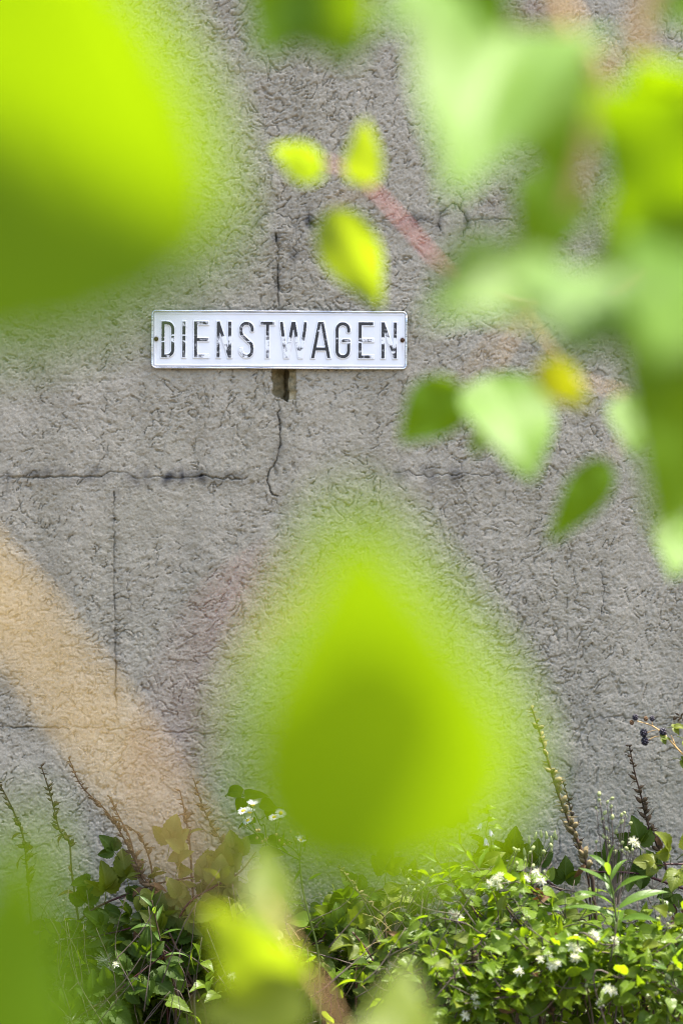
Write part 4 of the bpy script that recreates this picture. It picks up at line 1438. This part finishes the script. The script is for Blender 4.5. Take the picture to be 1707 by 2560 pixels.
goldenrod('tall bright green lance-leaved plant standing in the sun at the right', [(1518, 2165, .75), (1530, 2230, .75), (1540, 2300, .75), (1560, 2380, .75), (1590, 2480, .75), (1610, 2560, .75)], 24, 1, 1.0)
goldenrod('lance-leaved plant with red-brown stem leaning left beside fluffy flowers', [(1150, 2110, .55), (1185, 2160, .55), (1220, 2210, .55), (1262, 2265, .56), (1310, 2330, .57), (1350, 2400, .58)], 12, 2, .75, False)
goldenrod('lance-leaved plant with brown stem at the blurred leaf edge', [(1085, 2140, .50), (1120, 2190, .50), (1160, 2240, .50), (1200, 2300, .52)], 9, 3, .7, False)
goldenrod('lance-leaved plant with drooping leaves in the bottom centre', [(1060, 2320, .50), (1075, 2370, .50), (1092, 2430, .5), (1110, 2500, .5)], 10, 4, .9, False)
goldenrod('lance-leaved plant with reddish stem in the shade at left', [(380, 2250, .28), (395, 2320, .28), (412, 2390, .28), (440, 2470, .28)], 12, 5, .6, False)
goldenrod('lance-leaved plant in the sunny corner at the right edge', [(1690, 2380, .9), (1680, 2440, .9), (1670, 2500, .9), (1665, 2580, .9)], 14, 6, .75)


# ------------------------------------------------------------------ fleabane daisies
def daisy_mesh(seed, closed=0.0):
    rr = random.Random(seed)
    g = Geo()
    for i in range(30):
        a = 2 * PI * i / 30 + rr.uniform(-.06, .06)
        d = Vector((math.cos(a), math.sin(a), closed + rr.uniform(-.1, .1)))
        L = .0088 * rr.uniform(.85, 1.08)
        g.strip([d * .0025, d * (L * .6), d * L + Vector((0, 0, -.0006))], .00062, .00045, Vector((-d.y, d.x, 0)))
    return g.mesh('ray_petals', M['petal'])


DA = [daisy_mesh(1, .15), daisy_mesh(2, .7)]
g = Geo(); g.blob(Vector((0, 0, .0008)), (0, 0, 1), .0018, .0034, 10, 5)
DISC = g.mesh('disc', M['yellow'])
g = Geo(); g.blob(Vector((0, 0, 0)), (0, 0, 1), .0032, .0030, 8, 5)
TBUD = g.mesh('bud', M['tan_bud'])


def fleabane():
    off = .40
    base = P(800, 2450, off)
    base.z = 0
    root = thing('fleabane', base, 'fleabane with small white daisies and tan buds on green stems', 'wildflower')
    g = Geo()

    def st(pts, r0=.0010, r1=.0013):
        g.tube([p - base for p in smooth_path([P(*p, off) for p in pts], 6)], r0, r1, 5, .05)
    st([(748, 2148), (752, 2190), (760, 2240), (775, 2300), (795, 2380), (800, 2480), (800, 2600)], .0016, .0022)
    st([(615, 2062), (640, 2085), (668, 2110), (700, 2125), (748, 2150)])
    st([(600, 2062), (632, 2078), (650, 2092)], .0007)
    st([(628, 2060), (640, 2080)], .0007)
    st([(609, 2030), (612, 2042), (628, 2062)], .0006)
    st([(633, 2018), (630, 2050), (640, 2080)], .0006)
    st([(688, 2050), (690, 2085), (692, 2118)], .0007)
    st([(702, 2038), (692, 2075)], .0006)
    st([(690, 2088), (715, 2110), (735, 2125), (748, 2140)], .0008)
    st([(738, 2105), (745, 2128), (750, 2150)], .0008)
    st([(728, 2085), (740, 2110)], .0006)
    st([(757, 2098), (752, 2115), (750, 2140)], .0006)
    st([(765, 2020), (768, 2060), (760, 2130)], .0008)
    add('stem', g.mesh('stem', M['stem_green']), root, Matrix.Translation(base))
    for (px, py, nv, k) in ((608, 2028, (-.3, -.5, .8), 0), (632, 2014, (0, -.25, 1), 1), (620, 2052, (-.5, -.5, .8), 0), (685, 2044, (-.2, -.5, .9), 0), (701, 2034, (.1, -.75, .7), 0), (624, 2032, (.1, -.2, 1), 1), (751, 2103, (.2, -.5, .8), 1)):
        mx = frame(P(px, py, off), Vector(nv).orthogonal(), nv)
        f = add('flower', DA[k], root, mx @ Matrix.Scale(1.25, 4))
        d = bpy.data.objects.new('disc', DISC)
        COL.objects.link(d)
        d.parent = f
    for (px, py) in ((614, 2064), (630, 2048), (641, 2077), (647, 2076), (642, 2095), (668, 2095), (664, 2100), (655, 2104), (690, 2087), (698, 2102), (711, 2112), (718, 2102), (724, 2110), (726, 2080), (738, 2101), (745, 2085), (758, 2095)):
        add('bud', TBUD, root, Matrix.Translation(P(px, py, off)) @ Matrix.Scale(rnd.uniform(.75, 1.1), 4))
    for (px, py, dx, dz) in ((752, 2170, -.5, -1), (700, 2120, .3, 1), (755, 2120, .4, .8), (720, 2135, -.6, .6), (770, 2200, .9, .5), (765, 2060, -.6, .7), (760, 2260, -.8, .2)):
        add('leaf', LN[2], root, frame(P(px, py, off), (dx, -.2, dz), (.3, -.9, .3)) @ Matrix.Scale(.42, 4))


fleabane()

# curled bindweed leaf above the daisies
b = P(640, 2200, .12)
b.z = 0
root = thing('bindweed', b, 'bindweed with curled dark green leaves above the daisies', 'climbing plant')
g = Geo()
g.tube([p - b for p in smooth_path([P(612, 1985, .13), P(625, 2010, .12), P(650, 2060, .12), P(665, 2120, .12), Vector((b.x + .01, b.y, .3)), b], 6)], .0012, .0016, 5)
add('stem', g.mesh('stem', M['stem_green']), root, Matrix.Translation(b))
for (px, py, dx, dz, l, w_, c) in ((605, 1985, -1, .45, .055, .032, 2.2), (608, 1995, -.3, -1, .040, .030, .8), (612, 1990, 1, .1, .050, .030, .4), (650, 2010, 1, -.2, .045, .034, .5), (640, 2050, -1, -.1, .05, .018, 1.4), (665, 2040, .6, .4, .04, .03, .5), (660, 2100, -1, .1, .05, .03, .7), (670, 2110, .9, .2, .05, .036, .7)):
    me = leaf_mesh('bindweed_leaf', M['bramble'], l, w_, prof_cordate, nl=10, nw=2, fold=.3, curl=c, wave=.12, petiole=.012)
    add('leaf', me, root, frame(P(px, py, .13), (dx, -.1, dz), (.1, -.8, .6)))

# lilac bellflower
b = P(1215, 2250, .30)
b.z = 0
root = thing('bellflower', b, 'bellflower with three small lilac bells right of the blurred leaf', 'wildflower')
g = Geo()
g.tube([p - b for p in smooth_path([P(1215, 2010, .3), P(1222, 2040, .3), P(1214, 2090, .3), P(1230, 2160, .3), Vector((b.x, b.y, .25)), b], 6)], .0009, .0015, 5)
for (px, py) in ((1203, 2060), (1224, 2076), (1213, 2098)):
    g.tube([P(1218, py - 12, .3) - b, P(px, py - 6, .3) - b], .0006, .0006, 4)
add('stem', g.mesh('stem', M['stem_green']), root, Matrix.Translation(b))
for (px, py, dx) in ((1203, 2066, -.5), (1224, 2082, .25), (1213, 2104, .1)):
    g = Geo()
    ax = Vector((dx, -.3, -1)).normalized()
    x = ax.orthogonal().normalized()
    y = ax.cross(x)
    for i in range(5):
        a0, a1 = 2 * PI * i / 5, 2 * PI * (i + 1) / 5
        bb = len(g.V)
        for (f, r_) in ((0, .0015), (.35, .0038), (.75, .0046)):
            for a in (a0, (a0 + a1) / 2, a1):
                g.V.append(ax * (f * .013) + (x * math.cos(a) + y * math.sin(a)) * r_)
                g.U.append((.5, f))
        am = (a0 + a1) / 2
        g.V.append(ax * .0155 + (x * math.cos(am) + y * math.sin(am)) * .0066); g.U.append((.5, 1))
        for j in range(2):
            for k in range(2):
                q = bb + j * 3 + k
                g.F.append((q, q + 1, q + 4, q + 3))
        g.F += [(bb + 6, bb + 7, bb + 9), (bb + 7, bb + 8, bb + 9)]
    add('bell', g.mesh('bell', M['lilac']), root, Matrix.Translation(P(px, py - 8, .3)))
for (px, py, dx, dz) in ((1215, 2020, .8, .2), (1220, 2030, -.9, .3), (1218, 2050, .9, .3), (1225, 2120, .9, .2), (1222, 2130, -.9, .2), (1235, 2065, 1, -.1)):
    add('leaf', CL[1], root, frame(P(px, py, .3), (dx, -.2, dz), (.1, -.7, .7)) @ Matrix.Scale(.7, 4))

# wispy stems with open buds left of the seed spike
b = P(1330, 2300, .45)
b.z = 0
root = thing('hawkbit', b, 'pale branched stems with narrow closed buds left of the seed spike', 'wildflower')
g = Geo()
st0 = P(1350, 2160, .45)
tips = [(1322, 2100), (1338, 2090), (1352, 2085), (1365, 2088), (1385, 2085), (1378, 2100), (1310, 2130), (1312, 2150), (1378, 2120), (1388, 2090)]
g.tube([p - b for p in smooth_path([P(1352, 2120, .45), st0, P(1345, 2230, .45), b], 5)], .0009, .0013, 5)
for (px, py) in tips:
    g.tube([p - b for p in smooth_path([st0 + Vector((0, 0, .015)), P((px + 1350) / 2, py + 30, .45), P(px, py, .45)], 3)], .0006, .0006, 4)
add('stem', g.mesh('stem', M['stem_green']), root, Matrix.Translation(b))
for (px, py) in tips:
    g = Geo()
    g.blob(Vector((0, 0, 0)), (rnd.uniform(-.3, .3), 0, 1), .0085, .0030, 7, 5, .3)
    add('bud', g.mesh('bud', M['bud']), root, Matrix.Translation(P(px, py, .45)))


# ------------------------------------------------------------------ grasses, tangle and leaf mass that nobody could count
def tangle():
    rr = random.Random(77)
    g = Geo()
    for i in range(260):
        px = rr.uniform(-150, 1860)
        off = rr.uniform(.04, .95 if px > 950 else .45)
        y = top_line(px) + rr.uniform(-60, 260)
        p = P(px, y, off)
        q = p + Vector((rr.uniform(-.12, .12), rr.uniform(-.05, .05), -rr.uniform(.06, .25)))
        g.tube(smooth_path([p, p.lerp(q, .5) + Vector((rr.uniform(-.03, .03), rr.uniform(-.02, .02), rr.uniform(-.02, .02))), q], 4), .0005, .0012, 4)
    o = add('tangled_stems', g.mesh('tangled_stems', M['stem_vine']))
    tag(o, 'tangle of thin bare stems running through the weeds', 'stems', kind='stuff')
    g = Geo()
    for i in range(90):
        px = rr.choice((rr.uniform(850, 1080), rr.uniform(600, 760), rr.uniform(1250, 1750)))
        off = rr.uniform(.2, .6)
        p = P(px, top_line(px) + rr.uniform(120, 330), off)
        d = Vector((rr.uniform(-.8, .8), rr.uniform(-.2, .1), rr.uniform(.15, 1))).normalized()
        L = rr.uniform(.05, .12)
        g.strip(smooth_path([p, p + d * L * .5, p + d * L + Vector((0, 0, -L * .25))], 3), .0014, .0003, Vector((0, 1, .3)))
    o = add('dry_grass', g.mesh('dry_grass', M['straw']))
    tag(o, 'dry straw-coloured grass blades among the weeds', 'grass', kind='stuff')
    g = Geo()
    for i in range(260):
        px = rr.uniform(600, 1250)
        off = rr.uniform(.04, .16)
        p = P(px, top_line(px) + rr.uniform(-80, 120), off)
        d = Vector((rr.uniform(-.7, .7), rr.uniform(-.5, .0), rr.uniform(.1, 1))).normalized()
        L = rr.uniform(.03, .075)
        g.strip(smooth_path([p, p + d * L * .5, p + d * L + Vector((0, 0, -L * .2))], 3), .0010, .0002, Vector((0, 1, .3)))
    o = add('fine_grass', g.mesh('fine_grass', M['grass']))
    tag(o, 'fine green grass growing close to the wall under the large blurred leaf', 'grass', kind='stuff')
    shapes = [leaf_shape(l, l * wf, pr, nl=6, nw=1, fold=.2, curl=c, wave=.08, rn=rr) for (l, wf, pr, c) in ((.045, .68, prof_cordate, .6), (.055, .62, prof_ovate, .5), (.038, .7, prof_cordate, 1.0), (.06, .3, prof_lance, .7), (.05, .65, prof_ovate, .9))]
    g = Geo()
    for i in range(8500):
        px = rr.uniform(-350, 2060)
        lit = px > 1000
        off = rr.uniform(.03, .5 if lit else .24)
        low = 40 if not lit else 95
        y = top_line(px) + low + (rr.random() ** .8) * 520 * (1 - .2 * off)
        p = P(px, y, off)
        if p.z < .06:
            continue
        d = Vector((rr.uniform(-1, 1), rr.uniform(-1, .5), rr.uniform(-.6, .5)))
        nv = Vector((rr.uniform(-1, 1), -rr.uniform(-.3, 1), rr.uniform(.1, 1)))
        V, F, U = rr.choice(shapes)
        g.leaf(frame(p, d, nv), V, F, U, rr.uniform(.4, .95))
    o = add('undergrowth', g.mesh('undergrowth', M['under']))
    tag(o, 'mass of small green leaves filling the foot of the wall', 'undergrowth', kind='stuff')


tangle()
